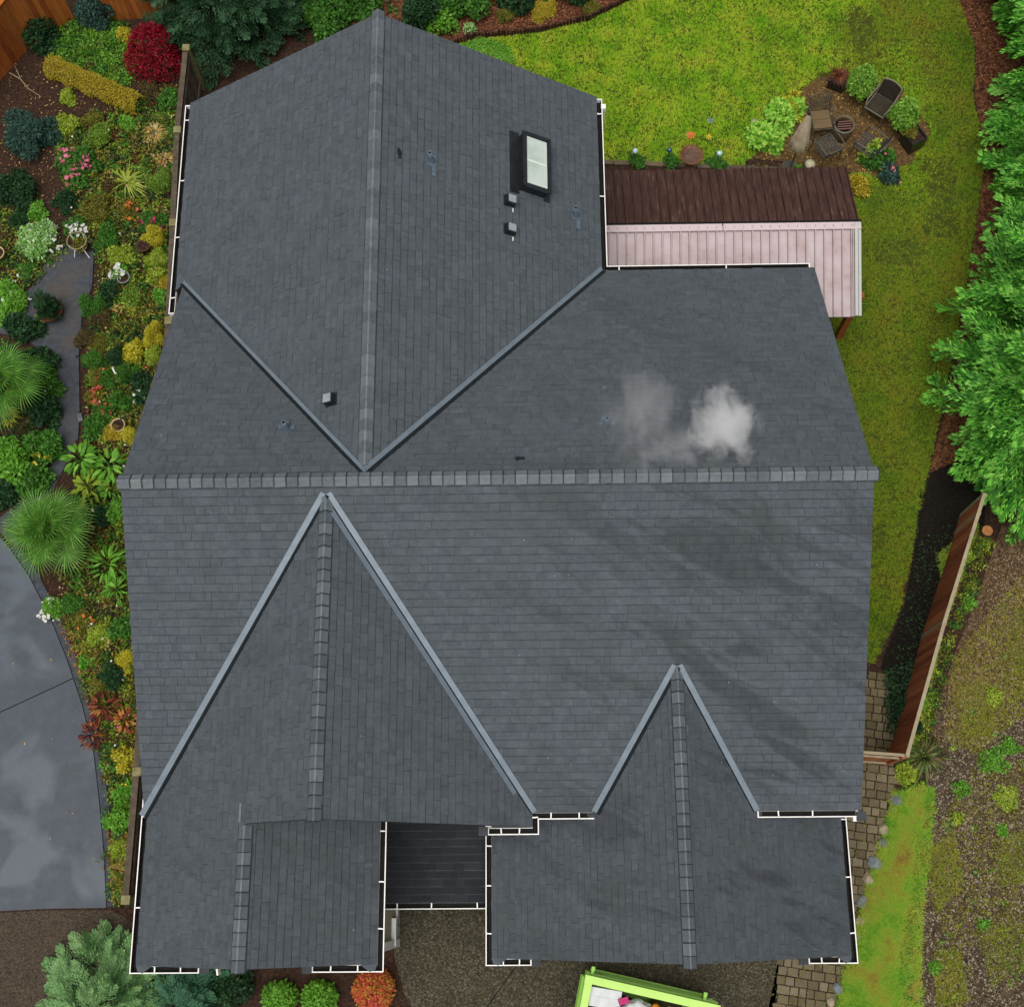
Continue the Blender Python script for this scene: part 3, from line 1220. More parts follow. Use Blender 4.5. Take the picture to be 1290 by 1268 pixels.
# small pent ends beyond the gutter returns
for x_, y_, z_ in ((p['xsw'] + 1.2, ylow - .07, EV - .04), (xle - 1.22, ylow - .07, EV - .04), (p['xgw'] + .83, p['gyS'] - .07, EV + zw - .04),
                   (xge - .9, p['gyS'] - .07, EV + zw - .04), (p['xse'] - .88, p['ysw'] - .07, EV - .04), (p['xE'] + .0, p['yS'] - .1, EV - .04)):
    hb(MB().box((x_, y_, z_), (.17, .16, .05)), 'gutter_end_block', M_EDGE)
# downspouts
for x_, y_, zt in ((p['xe'] + .14, p['yn'] - .2, EV - .05),):
    b = MB()
    b.box((x_, y_, zt - .06), (.10, .11, .12))
    b.box((x_, y_, zt / 2 - .06), (.075, .09, zt - .12))
    hb(b, 'downspout', M_GUT)
b = MB().box((p['xsw'] + 1.42, ylow - .1, EV - .12), (.03, .14, .2), .2)
hb(b, 'downspout', M_GUT)
hb(MB().box((p['xE'] - .11, p['yS'] - .15, EV - .12), (.06, .08, .12)), 'downspout_outlet', M_GUT)
# light strip of flashing at the corner of the front gable
fl = hit(303, 1023, Vector((p['xsw'], 0, EV)), n_sw)
hb(MB().box(fl + Vector((0, 0, .03)), (.035, .32, .02)), 'step_flashing', M_CAP)


# walls --------------------------------------------------------------------------
def gable_wall(x0, x1, y0, y1, xm, zt, ze_, axis='y'):
    """walls of one wing: pentagon section swept along y (ridge along y) or x"""
    b = MB()
    if axis == 'y':
        sec = [(x0, 0), (x1, 0), (x1, ze_), (xm, zt), (x0, ze_)]
        A = [(a, y0, c) for a, c in sec]
        B = [(a, y1, c) for a, c in sec]
    else:
        sec = [(y0, 0), (y1, 0), (y1, ze_), (xm, zt), (y0, ze_)]
        A = [(x0, a, c) for a, c in sec]
        B = [(x1, a, c) for a, c in sec]
    n = 5
    b.add(A + B, [tuple(range(n)), tuple(range(n, 2 * n))[::-1]] + [(i, n + i, n + (i + 1) % n, (i + 1) % n) for i in range(n)])
    return hb(b, 'wall', M_WALL)


gable_wall(p['xW'] + .3, p['xE'] - .3, p['yS'] + .5, p['yN'] - .5, yr, EV + p['zr'] - .25, EV + .5 * sm - .25, 'x')
gable_wall(p['xw'] + .45, p['xe'] - .45, p['yN'] - 1.2, p['yn'] - .35, xr, EV + zN - .25, EV + .45 * sN - .25)
gable_wall(p['xsw'] + .47, xc * 2 - p['xsw'] - .47, p['ysw'] + .42, p['yS'] + 1.5, xc, EV + zsw - .3, EV + .47 * ss - .3)
xwe = at(500, 1165, 0).x
ywS = at(500, 1193, 1.0).y
gable_wall(p['xsw'] + .45, xwe, ywS, p['ysw'] + 1.0, xl, EV + zl - .3, EV + (xle - xwe) * ss - .3)
gable_wall(p['xgw'] + .42, xge - .42, p['gyS'] + .4, p['yS'] + .6, gx, EV + gz - .35, EV + zw + .42 * gs - .35)
# white base board and window on the wall that shows beside the porch
hb(MB().box((xwe + .022, (ywS + ye) / 2, .14), (.04, ye - ywS, .28)), 'skirting_board', M_TRIM)
M_CABG = mat('cabinet_grey', ['a3a7a6', 'b7bab8'], island=0, scale=5, rough=.6)
cab = hb(MB().box((xwe + .032, ywS + .30, .5), (.06, .50, 1.0)), 'meter_cabinet', M_CABG)
hsub(MB().box((xwe + .04, ywS + .30, 1.025), (.10, .54, .05)).box((xwe + .036, ywS + .555, .55), (.05, .03, .9)), 'frame', M_TRIM, cab)
for y_ in (ywS + .18, ywS + .42):
    hsub(MB().box((xwe + .068, y_, .35), (.02, .05, .12)), 'hinge', M_DARKMET, cab)
hb(MB().box((xwe + .02, ywS + .07, 1.6), (.10, .16, 3.2)), 'corner_board', M_TRIM)
# wood posts / door side of porch
hb(MB().box((p['xgw'] + .40, ye + 1.2, 1.05), (.05, .95, 2.1)), 'entry_door', mat('door_brown', ['4b2f22', '5a3a2a'], island=0))

# roof fittings ----------------------------------------------------------------
PL = {'nE': (W3(p['xe'], 14, 0), Vector(NnE).normalized()), 'nW': (W3(p['xw'], 14, 0), Vector(NnW).normalized()),
      'mN': (W3(0, p['yN'], 0), Vector(Nm_N).normalized())}


def frame_on(px, py, pl):
    o, n = PL[pl]
    c = hit(px, py, o, n)
    u = Vector((0, 0, 1)).cross(n).normalized()      # along the eave
    v = n.cross(u)                                   # up the slope
    M = Matrix((u, v, n)).transposed().to_4x4()
    M.translation = c
    return M


# skylight: raised curb, dark frame, pale glass
M = frame_on(668, 212, 'nE')
b = MB()
L_, Wd, Hh = 1.18, .62, .23
for c, s in (((0, Wd / 2 - .04, Hh / 2), (L_, .08, Hh)), ((0, -Wd / 2 + .04, Hh / 2), (L_, .08, Hh)),
             ((L_ / 2 - .04, 0, Hh / 2), (.08, Wd - .16, Hh)), ((-L_ / 2 + .04, 0, Hh / 2), (.08, Wd - .16, Hh))):
    b.box(c, s, M=M)
sl = hb(b, 'skylight', M_DARKMET)
b = MB()
for c, s in (((0, Wd / 2 - .02, Hh + .018), (L_ + .06, .09, .04)), ((0, -Wd / 2 + .01, Hh + .018), (L_ + .06, .07, .04)),
             ((L_ / 2 - .0, 0, Hh + .016), (.08, Wd - .1, .036)), ((-L_ / 2 + .0, 0, Hh + .016), (.10, Wd - .1, .036))):
    b.box(c, s, M=M)
hsub(b, 'frame', M_DARKMET, sl)
M_SKY = mat('skylight_glass', ['a9b6ab', 'bcc8bf', 'c9d2ca'], island=0, scale=1.6, rough=.12, spec=.5, coat=.4)
hsub(MB().box((0, 0, Hh + .004), (L_ - .1, Wd - .12, .012), M=M), 'glass', M_SKY, sl)
hsub(MB().box((.0, 0, Hh + .0105), (.035, Wd - .16, .006), M=M), 'glazing_bar', mat('skylight_blind', ['ccd6cc', 'dbe3da'], island=0), sl)
b = MB().box((0, Wd / 2 + .09, .03), (L_ + .2, .2, .02), M=M).box((0, -Wd / 2 - .06, .028), (L_ + .16, .14, .02), M=M)
hsub(b, 'flashing', M_DARKMET, sl)

for px, py, pl in ((641, 254, 'nE'), (641, 290, 'nE'), (418, 504, 'nW')):
    M = frame_on(px, py, pl)
    b = MB().box((0, 0, .02), (.24, .26, .012), M=M).box((0, 0, .075), (.18, .20, .11), M=M)
    bv = hb(b, 'box_vent', M_DARKMET)
    hsub(MB().box((0, .0, .14), (.155, .165, .022), M=M), 'vent_lid', M_VENTLID, bv)
    if pl == 'nE':
        hsub(MB().box((-.18 if True else 0, -.08, .022), (.09, .02, .006), M=M), 'sealant_run', M_TRIM, bv)

for px, py, pl, cross in ((543, 203, 'nE', 0), (725, 271, 'nE', 0), (361, 539, 'mN', 1), (764, 534, 'mN', 1)):
    M = frame_on(px, py, pl)
    b = MB()
    if cross:
        b.box((.0, 0, .02), (.30, .10, .014), M=M).box((.03, -.06, .024), (.12, .20, .014), M=M)
    else:
        b.box((0, 0, .02), (.26, .18, .014), M=M).box((-.22, -.05, .021), (.2, .09, .012), M=M)
    pv = hb(b, 'vent_pipe', M_LEAD)
    c = M.translation
    bb = MB().lathe([(.085, .0), (.06, .10), (.045, .14), (.045, .30), (.03, .30), (.03, .2)], c + Vector((0, 0, .0)), 14)
    hsub(bb, 'pipe', M_LEAD, pv, True)
    hsub(MB().lathe([(.03, .285), (.0, .285)], c, 12), 'bore', M_HOLE, pv)
for px, py, pl in ((503, 193, 'nE'), (652, 578, 'mN')):
    M = frame_on(px, py, pl)
    c = M.translation
    b = MB().lathe([(.05, .0), (.035, .06), (.022, .07), (.022, .17), (.0, .17)], c, 10)
    b.box((-.06, 0, .018), (.12, .06, .01), M=M)
    hb(b, 'pipe_stub', M_DARKMET)

# ================================================================== THE SITE
def ground_mat(name, cols, scale, vor=None, bump=.6, bscale=30, rough=.95, big=None, spec=.2, detail=6):
    """mottled ground: fine noise/voronoi grains over a broad tone"""
    M = bpy.data.materials.new(name)
    M.use_nodes = True
    T = M.node_tree
    N, L = T.nodes, T.links
    P = N['Principled BSDF']
    P.inputs['Roughness'].default_value = rough
    P.inputs['Specular IOR Level'].default_value = spec
    G = N.new('ShaderNodeNewGeometry')
    n1 = N.new('ShaderNodeTexNoise')
    n1.inputs['Scale'].default_value = scale
    n1.inputs['Detail'].default_value = detail
    n1.inputs['Roughness'].default_value = .72
    L.new(G.outputs['Position'], n1.inputs['Vector'])
    mr = N.new('ShaderNodeMapRange')
    mr.inputs[1].default_value, mr.inputs[2].default_value = .3, .7
    L.new(n1.outputs['Fac'], mr.inputs[0])
    fac = mr.outputs[0]
    hgt = n1.outputs['Fac']
    if vor:
        v = N.new('ShaderNodeTexVoronoi')
        v.inputs['Scale'].default_value = vor
        L.new(G.outputs['Position'], v.inputs['Vector'])
        sp = N.new('ShaderNodeSeparateColor')
        L.new(v.outputs['Color'], sp.inputs[0])
        mx = N.new('ShaderNodeMix')
        mx.inputs[0].default_value = .6
        L.new(fac, mx.inputs[2])
        L.new(sp.outputs[0], mx.inputs[3])
        fac = mx.outputs[0]
        hgt = v.outputs['Distance']
    rp = N.new('ShaderNodeValToRGB')
    e = rp.color_ramp.elements
    while len(e) < len(cols):
        e.new(.5)
    for i, c in enumerate(cols):
        e[i].position = .05 + .9 * i / (len(cols) - 1)
        e[i].color = hexc(c)
    L.new(fac, rp.inputs[0])
    col = rp.outputs[0]
    if big:
        n2 = N.new('ShaderNodeTexNoise')
        n2.inputs['Scale'].default_value = big[0]
        n2.inputs['Detail'].default_value = 5
        n2.inputs['Distortion'].default_value = .4
        L.new(G.outputs['Position'], n2.inputs['Vector'])
        r2 = N.new('ShaderNodeMapRange')
        r2.inputs[1].default_value, r2.inputs[2].default_value = (.5, .58) if len(big) > 3 else (.48, .68)
        r2.inputs[4].default_value = big[2]
        L.new(n2.outputs['Fac'], r2.inputs[0])
        m2 = N.new('ShaderNodeMix')
        m2.data_type = 'RGBA'
        L.new(r2.outputs[0], m2.inputs[0])
        L.new(col, m2.inputs[6])
        m2.inputs[7].default_value = hexc(big[1])
        col = m2.outputs[2]
        if len(big) > 3:
            r3 = N.new('ShaderNodeMapRange')
            r3.inputs[3].default_value, r3.inputs[4].default_value = rough, big[3]
            L.new(r2.outputs[0], r3.inputs[0])
            L.new(r3.outputs[0], P.inputs['Roughness'])
    L.new(col, P.inputs['Base Color'])
    bp = N.new('ShaderNodeBump')
    bp.inputs['Strength'].default_value = bump
    bp.inputs['Distance'].default_value = .03
    L.new(hgt, bp.inputs['Height'])
    L.new(bp.outputs[0], P.inputs['Normal'])
    return M


G_SOIL = ground_mat('garden_soil', ['17100c', '2c1f17', '3d2b20', '51392a'], 14, bump=.9)
G_LAWN = ground_mat('lawn_soil', ['2c2d0f', '3c4a12', '4e6016'], 5, big=(.35, '3f3012', .7))
G_GRAV = ground_mat('gravel_stones', ['271f17', '3b3125', '4b3f30', '5f5241', '7a6d5a'], 3, vor=36, bump=1.0, big=(.5, '54432a', .75))
G_BARK2 = ground_mat('bark_grit', ['2c2218', '463726', '5e4c36', '74624b'], 9, vor=24, bump=.8)
G_BARK = ground_mat('bark_chips', ['2a1a11', '4a2f1e', '6b452b', '7d5a3a'], 9, vor=17, bump=1.0)
G_DRIVE = ground_mat('exposed_aggregate', ['1f1d15', '302d21', '3d392b', '524c3c', '77715e'], 30, vor=34, bump=.5, big=(.8, '2e2a1e', .55), rough=.75)
G_NBR = ground_mat('sealed_concrete', ['383e46', '3e454e', '454c55'], 2.2, bump=.12, big=(.55, '565f69', .45, .32), rough=.6, spec=.4)
G_PATH = ground_mat('path_asphalt', ['34383d', '3e4248', '494c51'], 7, bump=.3, big=(1.1, '51483f', .6), rough=.7)
G_TRACK = ground_mat('brown_grit', ['2b251f', '3d352c', '4d4337', '5f5344'], 20, vor=40, bump=.6, big=(.5, '3b2f22', .7), rough=.9)
G_KERB = ground_mat('kerb_concrete', ['33373c', '40444a', '4c5056'], 6, bump=.3)
G_PATIO = ground_mat('patio_earth', ['382a1a', '4c3a22', '5f4a2b', '775f38'], 10, bump=.7)

b = MB().add([(-220, -220, 0), (220, -220, 0), (220, 220, 0), (-220, 220, 0)], [(0, 1, 2, 3)])
tag(b.build('ground', G_SOIL), kind='structure')

LAWN = [(556, 62), (600, 49), (680, 42), (740, 27), (792, 2), (840, -45), (1170, -45), (1210, 10), (1228, 60), (1225, 120), (1240, 200), (1222, 330), (1205, 420),
        (1185, 520), (1168, 600), (1158, 640), (1148, 700), (1136, 760), (1120, 800), (1100, 835), (1020, 830), (960, 420), (900, 330), (900, 250), (940, 215),
        (760, 205), (700, 150), (640, 100)]
region('lawn', LAWN, .004, G_LAWN)
STRIP = [(1128, 1000), (1158, 992), (1150, 1060), (1139, 1120), (1130, 1200), (1136, 1330), (1046, 1330), (1066, 1230), (1082, 1170), (1098, 1110), (1118, 1050)]
region('verge', STRIP, .008, G_LAWN)
region('gravel_yard', [(1262, 690), (1225, 780), (1190, 860), (1162, 950), (1168, 990), (1150, 1120), (1138, 1200), (1143, 1330), (1500, 1330), (1500, 560), (1290, 600)], .004, G_GRAV)
region('bark_bed', [(1262, 662), (1228, 760), (1200, 830), (1185, 880), (1230, 850), (1262, 790), (1320, 730), (1420, 640)], .008, G_BARK2)
region('driveway', [(506, 1030), (500, 1150), (504, 1200), (516, 1245), (545, 1300), (545, 1420), (960, 1420), (972, 1300), (982, 1215), (985, 1080)], .006, G_DRIVE)
region('driveway_border', [(497, 1030), (494, 1155), (497, 1205), (509, 1250), (538, 1305), (545, 1300), (516, 1245), (504, 1200), (500, 1150), (506, 1030)], .010, G_DRIVE)
b = MB()
a_, c_ = at(652, 1214), at(590, 1300)
d_ = (c_ - a_).normalized()
b.box(((a_ + c_) / 2) + Vector((0, 0, .0075)), ((c_ - a_).length, .02, .006), math.atan2(d_.y, d_.x))
tag(b.build('driveway_joint', M_HOLE), kind='structure')
NB = [(-260, 560), (-20, 655), (12, 690), (36, 725), (62, 775), (84, 830), (104, 890), (118, 950), (125, 1010), (131, 1080), (134, 1143), (60, 1144), (0, 1147), (-260, 1150)]
region('neighbour_driveway', NB, .012, G_NBR, .05)
edge = NB[2:11]
out = [(x + 11 + 2 * (i % 2) * 0, y - 4) for i, (x, y) in enumerate(edge)]
region('driveway_kerb', edge + out[::-1], .03, G_KERB, .06)
# saw-cut joint and the dark joint beside the kerb
def joint(name, pts, wd=.022, z=.0135):
    b = MB()
    for q, r_ in zip(pts[:-1], pts[1:]):
        A, B = at(*q), at(*r_)
        d = (B - A)
        b.box(((A + B) / 2) + Vector((0, 0, z)), (d.length, wd, .004), math.atan2(d.y, d.x))
    return tag(b.build(name, M_HOLE), kind='structure')


joint('pavement_joint', [(-40, 915), (0, 897), (50, 874), (101, 850)])
joint('kerb_joint', [(x + 1.0, y) for x, y in edge], .02, .031)
region('grit_track', [(-260, 1151), (0, 1149), (60, 1146), (140, 1146), (166, 1160), (190, 1200), (190, 1420), (-260, 1420)], .006, G_TRACK)
PATH = [(82, 306), (116, 318), (114, 360), (101, 400), (97, 450), (98, 520), (96, 555), (80, 590), (62, 625), (40, 660), (20, 690), (-10, 660), (14, 640), (44, 612), (66, 585), (75, 565),
        (70, 530), (70, 470), (50, 440), (30, 425), (-30, 415), (-30, 395), (20, 385), (48, 350), (60, 325)]
region('garden_path', PATH, .010, G_PATH, .04)
P2 = [at(x, y) for x, y in ((116, 318), (114, 360), (101, 400), (97, 450), (98, 520), (96, 555))]
b = MB()
for q, r_ in zip(P2[:-1], P2[1:]):
    d = r_ - q
    b.box((q + r_) / 2 + Vector((.02, 0, .02)), (d.length + .03, .08, .07), math.atan2(d.y, d.x))
tag(b.build('path_edging', G_KERB), kind='structure')
region('patio', [(1000, 120), (1030, 98), (1075, 92), (1120, 105), (1160, 130), (1172, 170), (1150, 205), (1100, 222), (1060, 222), (990, 222), (930, 215), (960, 185)], .008, G_PATIO)
region('planting_strip', [(752, 190), (900, 192), (1000, 205), (1075, 218), (1075, 236), (752, 226)], .012, G_SOIL)
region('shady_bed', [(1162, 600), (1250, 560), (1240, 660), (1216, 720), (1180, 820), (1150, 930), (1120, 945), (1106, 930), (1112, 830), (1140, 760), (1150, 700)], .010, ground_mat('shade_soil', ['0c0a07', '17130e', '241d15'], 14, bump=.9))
region('conifer_bed', [(1180, -45), (1212, 10), (1230, 60), (1228, 120), (1242, 200), (1224, 330), (1208, 420), (1190, 520), (1170, 600), (1300, 600), (1400, -45)], .006, G_BARK)
region('north_bed', [(440, 70), (556, 62), (600, 49), (680, 42), (740, 27), (792, 2), (840, -45), (400, -45)], .006, G_BARK)

# pavers: each stone laid individually on a dark joint bed
PAV = [(1088, 850), (1112, 850), (1122, 900), (1130, 958), (1126, 985), (1112, 1050), (1096, 1105), (1078, 1165), (1058, 1235), (1046, 1330), (955, 1330), (972, 1250), (982, 1200), (1020, 1000)]
region('paving_bed', PAV, .006, ground_mat('joint_sand', ['1f1b13', '2d281c'], 20))
pw = wpoly(PAV)
bx = MB()
lo, hi = pw.min(0), pw.max(0)
ang = R(-9)
ca, sa = math.cos(ang), math.sin(ang)
cen = (lo + hi) / 2
row = -70
while row < 70:
    y_ = row * .185
    x_ = -9 + rnd.uniform(0, .2)
    while x_ < 9:
        L_ = rnd.choice((.16, .19, .24, .27))
        cx_, cy_ = x_ + L_ / 2, y_
        X, Y = cen[0] + cx_ * ca - cy_ * sa, cen[1] + cx_ * sa + cy_ * ca
        if inside(np.array([[X, Y]]), pw)[0]:
            z_ = rnd.uniform(.018, .026)
            l2, w2 = L_ - .016, .169
            j = [rnd.uniform(-.006, .006) for _ in range(8)]
            cs = [(-l2 / 2 + j[0], -w2 / 2 + j[1]), (l2 / 2 + j[2], -w2 / 2 + j[3]), (l2 / 2 + j[4], w2 / 2 + j[5]), (-l2 / 2 + j[6], w2 / 2 + j[7])]
            top = [(X + (a * .93) * ca - (c * .92) * sa, Y + (a * .93) * sa + (c * .92) * ca, z_) for a, c in cs]
            bot = [(X + a * ca - c * sa, Y + a * sa + c * ca, z_ - .012) for a, c in cs]
            bx.add(top + bot, [(0, 1, 2, 3), (0, 4, 5, 1), (1, 5, 6, 2), (2, 6, 7, 3), (3, 7, 4, 0)])
        x_ += L_
    row += 1
M_PAV = mat('paver_tan', ['4c4431', '5e543f', '6a604b', '766c58'], island=.65, scale=5, rough=.9, bump=.5, bscale=40)
tag(bx.build('paving_stones', M_PAV), kind='structure')

# ---------------------------------------------------------------- patio cover
xE_ = at(1084, 281, 2.95).x
xW_ = p['xe'] + .12
zr_ = 3.02
yR_ = at(920, 284, zr_).y
yNe = at(900, 213, 2.42).y
ySe = at(1062, 399, 2.36).y
pc = empty('patio_cover', ((xW_ + xE_) / 2, yR_, 0), 'low patio cover with a dark brown and a pink ribbed metal slope', 'patio cover')
org = Vector(pc.location)
M_PINK = mat('pink_metal', ['8a7672', 'a59394', 'ae9fa2', 'b4a6a9'], island=0, scale=2.6, rough=.45, spread=1.3, detail=8)
M_BRN = mat('brown_stained_metal', ['241511', '36221c', '422c25', '4e3931', '8f7d70'], island=0, scale=2.6, rough=.42, stretch=(7, .8, 1), detail=6, spread=1.4)
M_WOOD = mat('cedar_post', ['6b3a1a', '8a4f24', '9c6131'], island=.2, scale=5, stretch=(8, 8, 1))


def ribbed(y0, z0, y1, z1, x0, x1, pitch, rib, hgt):
    b = MB()
    x = x0
    pr = []
    while x < x1:
        xx = min(x + pitch, x1)
        pr += [(x, 0), (xx - rib, 0), (xx - rib * .75, hgt), (xx - rib * .25, hgt), (xx, 0)]
        x = xx
    n = Vector((0, -(z1 - z0), (y1 - y0))).normalized()
    if n.z < 0:
        n = -n
    A = [Vector((q, y0, z0)) + n * h for q, h in pr]
    B = [Vector((q, y1, z1)) + n * h for q, h in pr]
    k = len(pr)
    dn = Vector((0, 0, -.03))
    b.add(A + B + [q + dn - n * 0 for q in A] + [q + dn for q in B],
          [(i, i + 1, k + i + 1, k + i) for i in range(k - 1)] + [(2 * k + i, 3 * k + i, 3 * k + i + 1, 2 * k + i + 1) for i in range(k - 1)] +
          [(k + i, k + i + 1, 3 * k + i + 1, 3 * k + i) for i in range(k - 1)] + [(i + 1, i, 2 * k + i, 2 * k + i + 1) for i in range(k - 1)])
    b.v = [tuple(Vector(q) - org) for q in b.v]
    return b


ribbed(yR_ + .02, zr_, yNe, 2.42, xW_, xE_ - .04, .2, .045, .04).build('roof_panel', M_BRN, pc)['label'] = 'dark brown stained north slope'
ribbed(yR_ - .02, zr_, ySe, 2.36, xW_, xE_ - .17, .2, .045, .06).build('roof_panel', M_PINK, pc)['label'] = 'pale pink south slope'
b = MB()
d_ = Vector((0, ySe - yR_, 2.36 - zr_))
for (x0, wd, dz) in ((xE_ - .13, .07, .05), (xE_ - .05, .06, .03)):
    mid = Vector((x0, (yR_ + ySe) / 2, (zr_ + 2.36) / 2 + dz)) - org
    ang = math.atan2(d_.z, d_.y)
    Mx = Matrix.Translation(mid) @ Matrix.Rotation(ang, 4, 'X')
    b.box((0, 0, 0), (wd, d_.length, .05), M=Mx)
b.build('rake_trim', mat('rake_trim_grey', ['9aa0a0', 'b4b4ae'], island=.8, scale=3, rough=.5), pc)
b = MB()
xm = at(910, 284, zr_).x
for x0, x1 in ((xW_, xm - .01), (xm + .015, xE_ - .02)):
    b.box(Vector(((x0 + x1) / 2, yR_ - .06, zr_ + .025)) - org, (x1 - x0, .17, .022))
b.build('ridge_cap', mat('ridge_trim_pink', ['b9a8aa', 'c6b7b9'], island=.2, scale=3, rough=.5), pc)
b = MB().box(Vector(((xW_ + xE_) / 2, yR_ + .055, zr_ + .02)) - org, (xE_ - xW_, .06, .02))
b.build('ridge_trim', M_HOLE, pc)
for x_, y_ in ((at(1056, 424, 0).x, at(1056, 424, 0).y - .1), (xE_ - .5, yNe - .4), (xW_ + 2.5, yNe - .4)):
    MB().box(Vector((x_, y_ + .1, 1.12)) - org, (.15, .15, 2.24)).build('post', M_WOOD, pc)
for y_, z_ in ((ySe + .12, 2.27), (yNe - .4, 2.36), (yR_, 2.85)):
    MB().box(Vector(((xW_ + xE_) / 2, y_, z_)) - org, (xE_ - xW_ - .5, .09, .16)).build('beam', M_WOOD, pc)

# ---------------------------------------------------------------- fences
M_FRED = mat('fence_red_cedar', ['6e3a26', '8e5036', 'a3603f', 'b57350'], island=.6, scale=3, stretch=(6, 6, .8), rough=.85)
M_FCAP = mat('fence_rail_weathered', ['7a6f5c', '94886f', 'a79a80'], island=.4, scale=6, rough=.9)
M_FOR = mat('fence_orange_cedar', ['6e3416', '97501f', 'b0692c', '7d4a22'], island=.6, scale=3, stretch=(6, 6, .7), rough=.85)
M_FGRY = mat('fence_weathered_dark', ['332c25', '463d33', '574d40', '6a5f4f'], island=.4, scale=6, rough=.9)
M_FPOST = mat('fence_post_mossy', ['5a5638', '77714c', '8c8a66'], island=.4, scale=9, rough=.9)


def fence(pts, h, mb, mcap, mpost, label, capw=.10, postw=.10, bay=2.3, cap_up=.04):
    P = [Vector((q[0], q[1], 0)) for q in pts]
    root = empty('fence', P[0], label, 'fence')
    o = P[0]
    bd = MB()
    for si, (A, B) in enumerate(zip(P[:-1], P[1:])):
        d = B - A
        L = d.length
        d.normalize()
        rz = math.atan2(d.y, d.x)
        s = .07
        while s < L:
            c = A + d * s - o
            bd.box(c + Vector((0, 0, h / 2 - .02 + rnd.uniform(-.006, .006))), (.136, .02, h - .06), rz)
            s += .141
        nr = Vector((-d.y, d.x, 0))
        MB().box((A + B) / 2 - o + Vector((0, 0, h + .003 * si)), (L + capw * .4, capw, .035), rz).build('top_rail', mcap, root)
        for z_ in (.3, h - .25):
            MB().box((A + B) / 2 - o + nr * .04 + Vector((0, 0, z_)), (L, .04, .09), rz).build('rail', mcap, root)
        k = max(1, round(L / bay))
        for i in range(1 if si else 0, k + 1):
            c = A + d * (L * i / k) - o + nr * .02
            pb = MB().box(c + Vector((0, 0, (h + cap_up) / 2)), (postw, postw, h + cap_up), rz)
            if cap_up > 0:
                pb.box(c + Vector((0, 0, h + cap_up + .017)), (postw + .05, postw + .05, .03), rz)
            pb.build('post', mpost, root)
    bd.build('panel', mb, root)
    return root


def tops(pts, z):
    return [(at(x, y, z).x, at(x, y, z).y) for x, y in pts]


fence(tops([(1240, 622), (1233, 645), (1190, 782), (1143, 950)], 1.65), 1.65, M_FRED, M_FCAP, M_FCAP, 'reddish board fence running between the shady bed and the gravel yard', cap_up=-.03, capw=.075, postw=.08)
fence(tops([(1139, 951), (1084, 947)], 1.55), 1.55, M_FRED, M_FCAP, M_FRED, 'short reddish fence closing the gap between house and long fence', cap_up=-.03, capw=.06, postw=.08)
fence(tops([(234, 62), (223, 165), (212, 405), (192, 640), (172, 972), (158, 1133)], 1.6), 1.6, M_FGRY, M_FGRY, M_FPOST, 'dark weathered fence along the west wall beside the flower garden', capw=.13, postw=.13)
fence([tuple(at(x, y, 0).xy) for x, y in ((-50, 160), (-8, 112), (40, 56), (92, 26))], 1.8, M_FOR, M_FOR, M_FOR, 'orange cedar fence in the top left corner')
fence([tuple(at(x, y, 0).xy) for x, y in ((140, 26), (200, 22), (262, 10))], 1.8, M_FOR, M_FOR, M_FOR, 'orange cedar fence behind the red maple')

# low hooped edging along the lawn
ed = [at(x, y) for x, y in ((566, 58), (600, 48), (680, 41), (740, 26), (792, 1), (830, -35))]
b = MB()
for A, B in zip(ed[:-1], ed[1:]):
    d = B - A
    L = d.length
    d.normalize()
    s = 0
    while s < L:
        c = A + d * s
        hh = rnd.uniform(.17, .24)
        b.tube([c, c + Vector((rnd.uniform(-.015, .015), rnd.uniform(-.015, .015), hh))], .035, 6)
        s += .085
M_LOG = mat('log_edging_brown', ['23150f', '38231a', '4d3327'], island=.6, scale=8)
o = b.build('log_edging', M_LOG)
tag(o, 'low brown log edging curving between the lawn and bark bed', 'edging')

# ---------------------------------------------------------------- patio furniture
M_IRON = mat('cast_iron_dark', ['2c2a24', '45413a', '5c5649'], island=.4, scale=8, rough=.45, spec=.5)
M_CUSH = mat('chair_sling_brown', ['221e17', '302a20', '3b3427'], island=.2, scale=6)
M_RUBW = mat('frame_edge_tan', ['6b6659', '7f796b'], island=.2, scale=8, rough=.5)


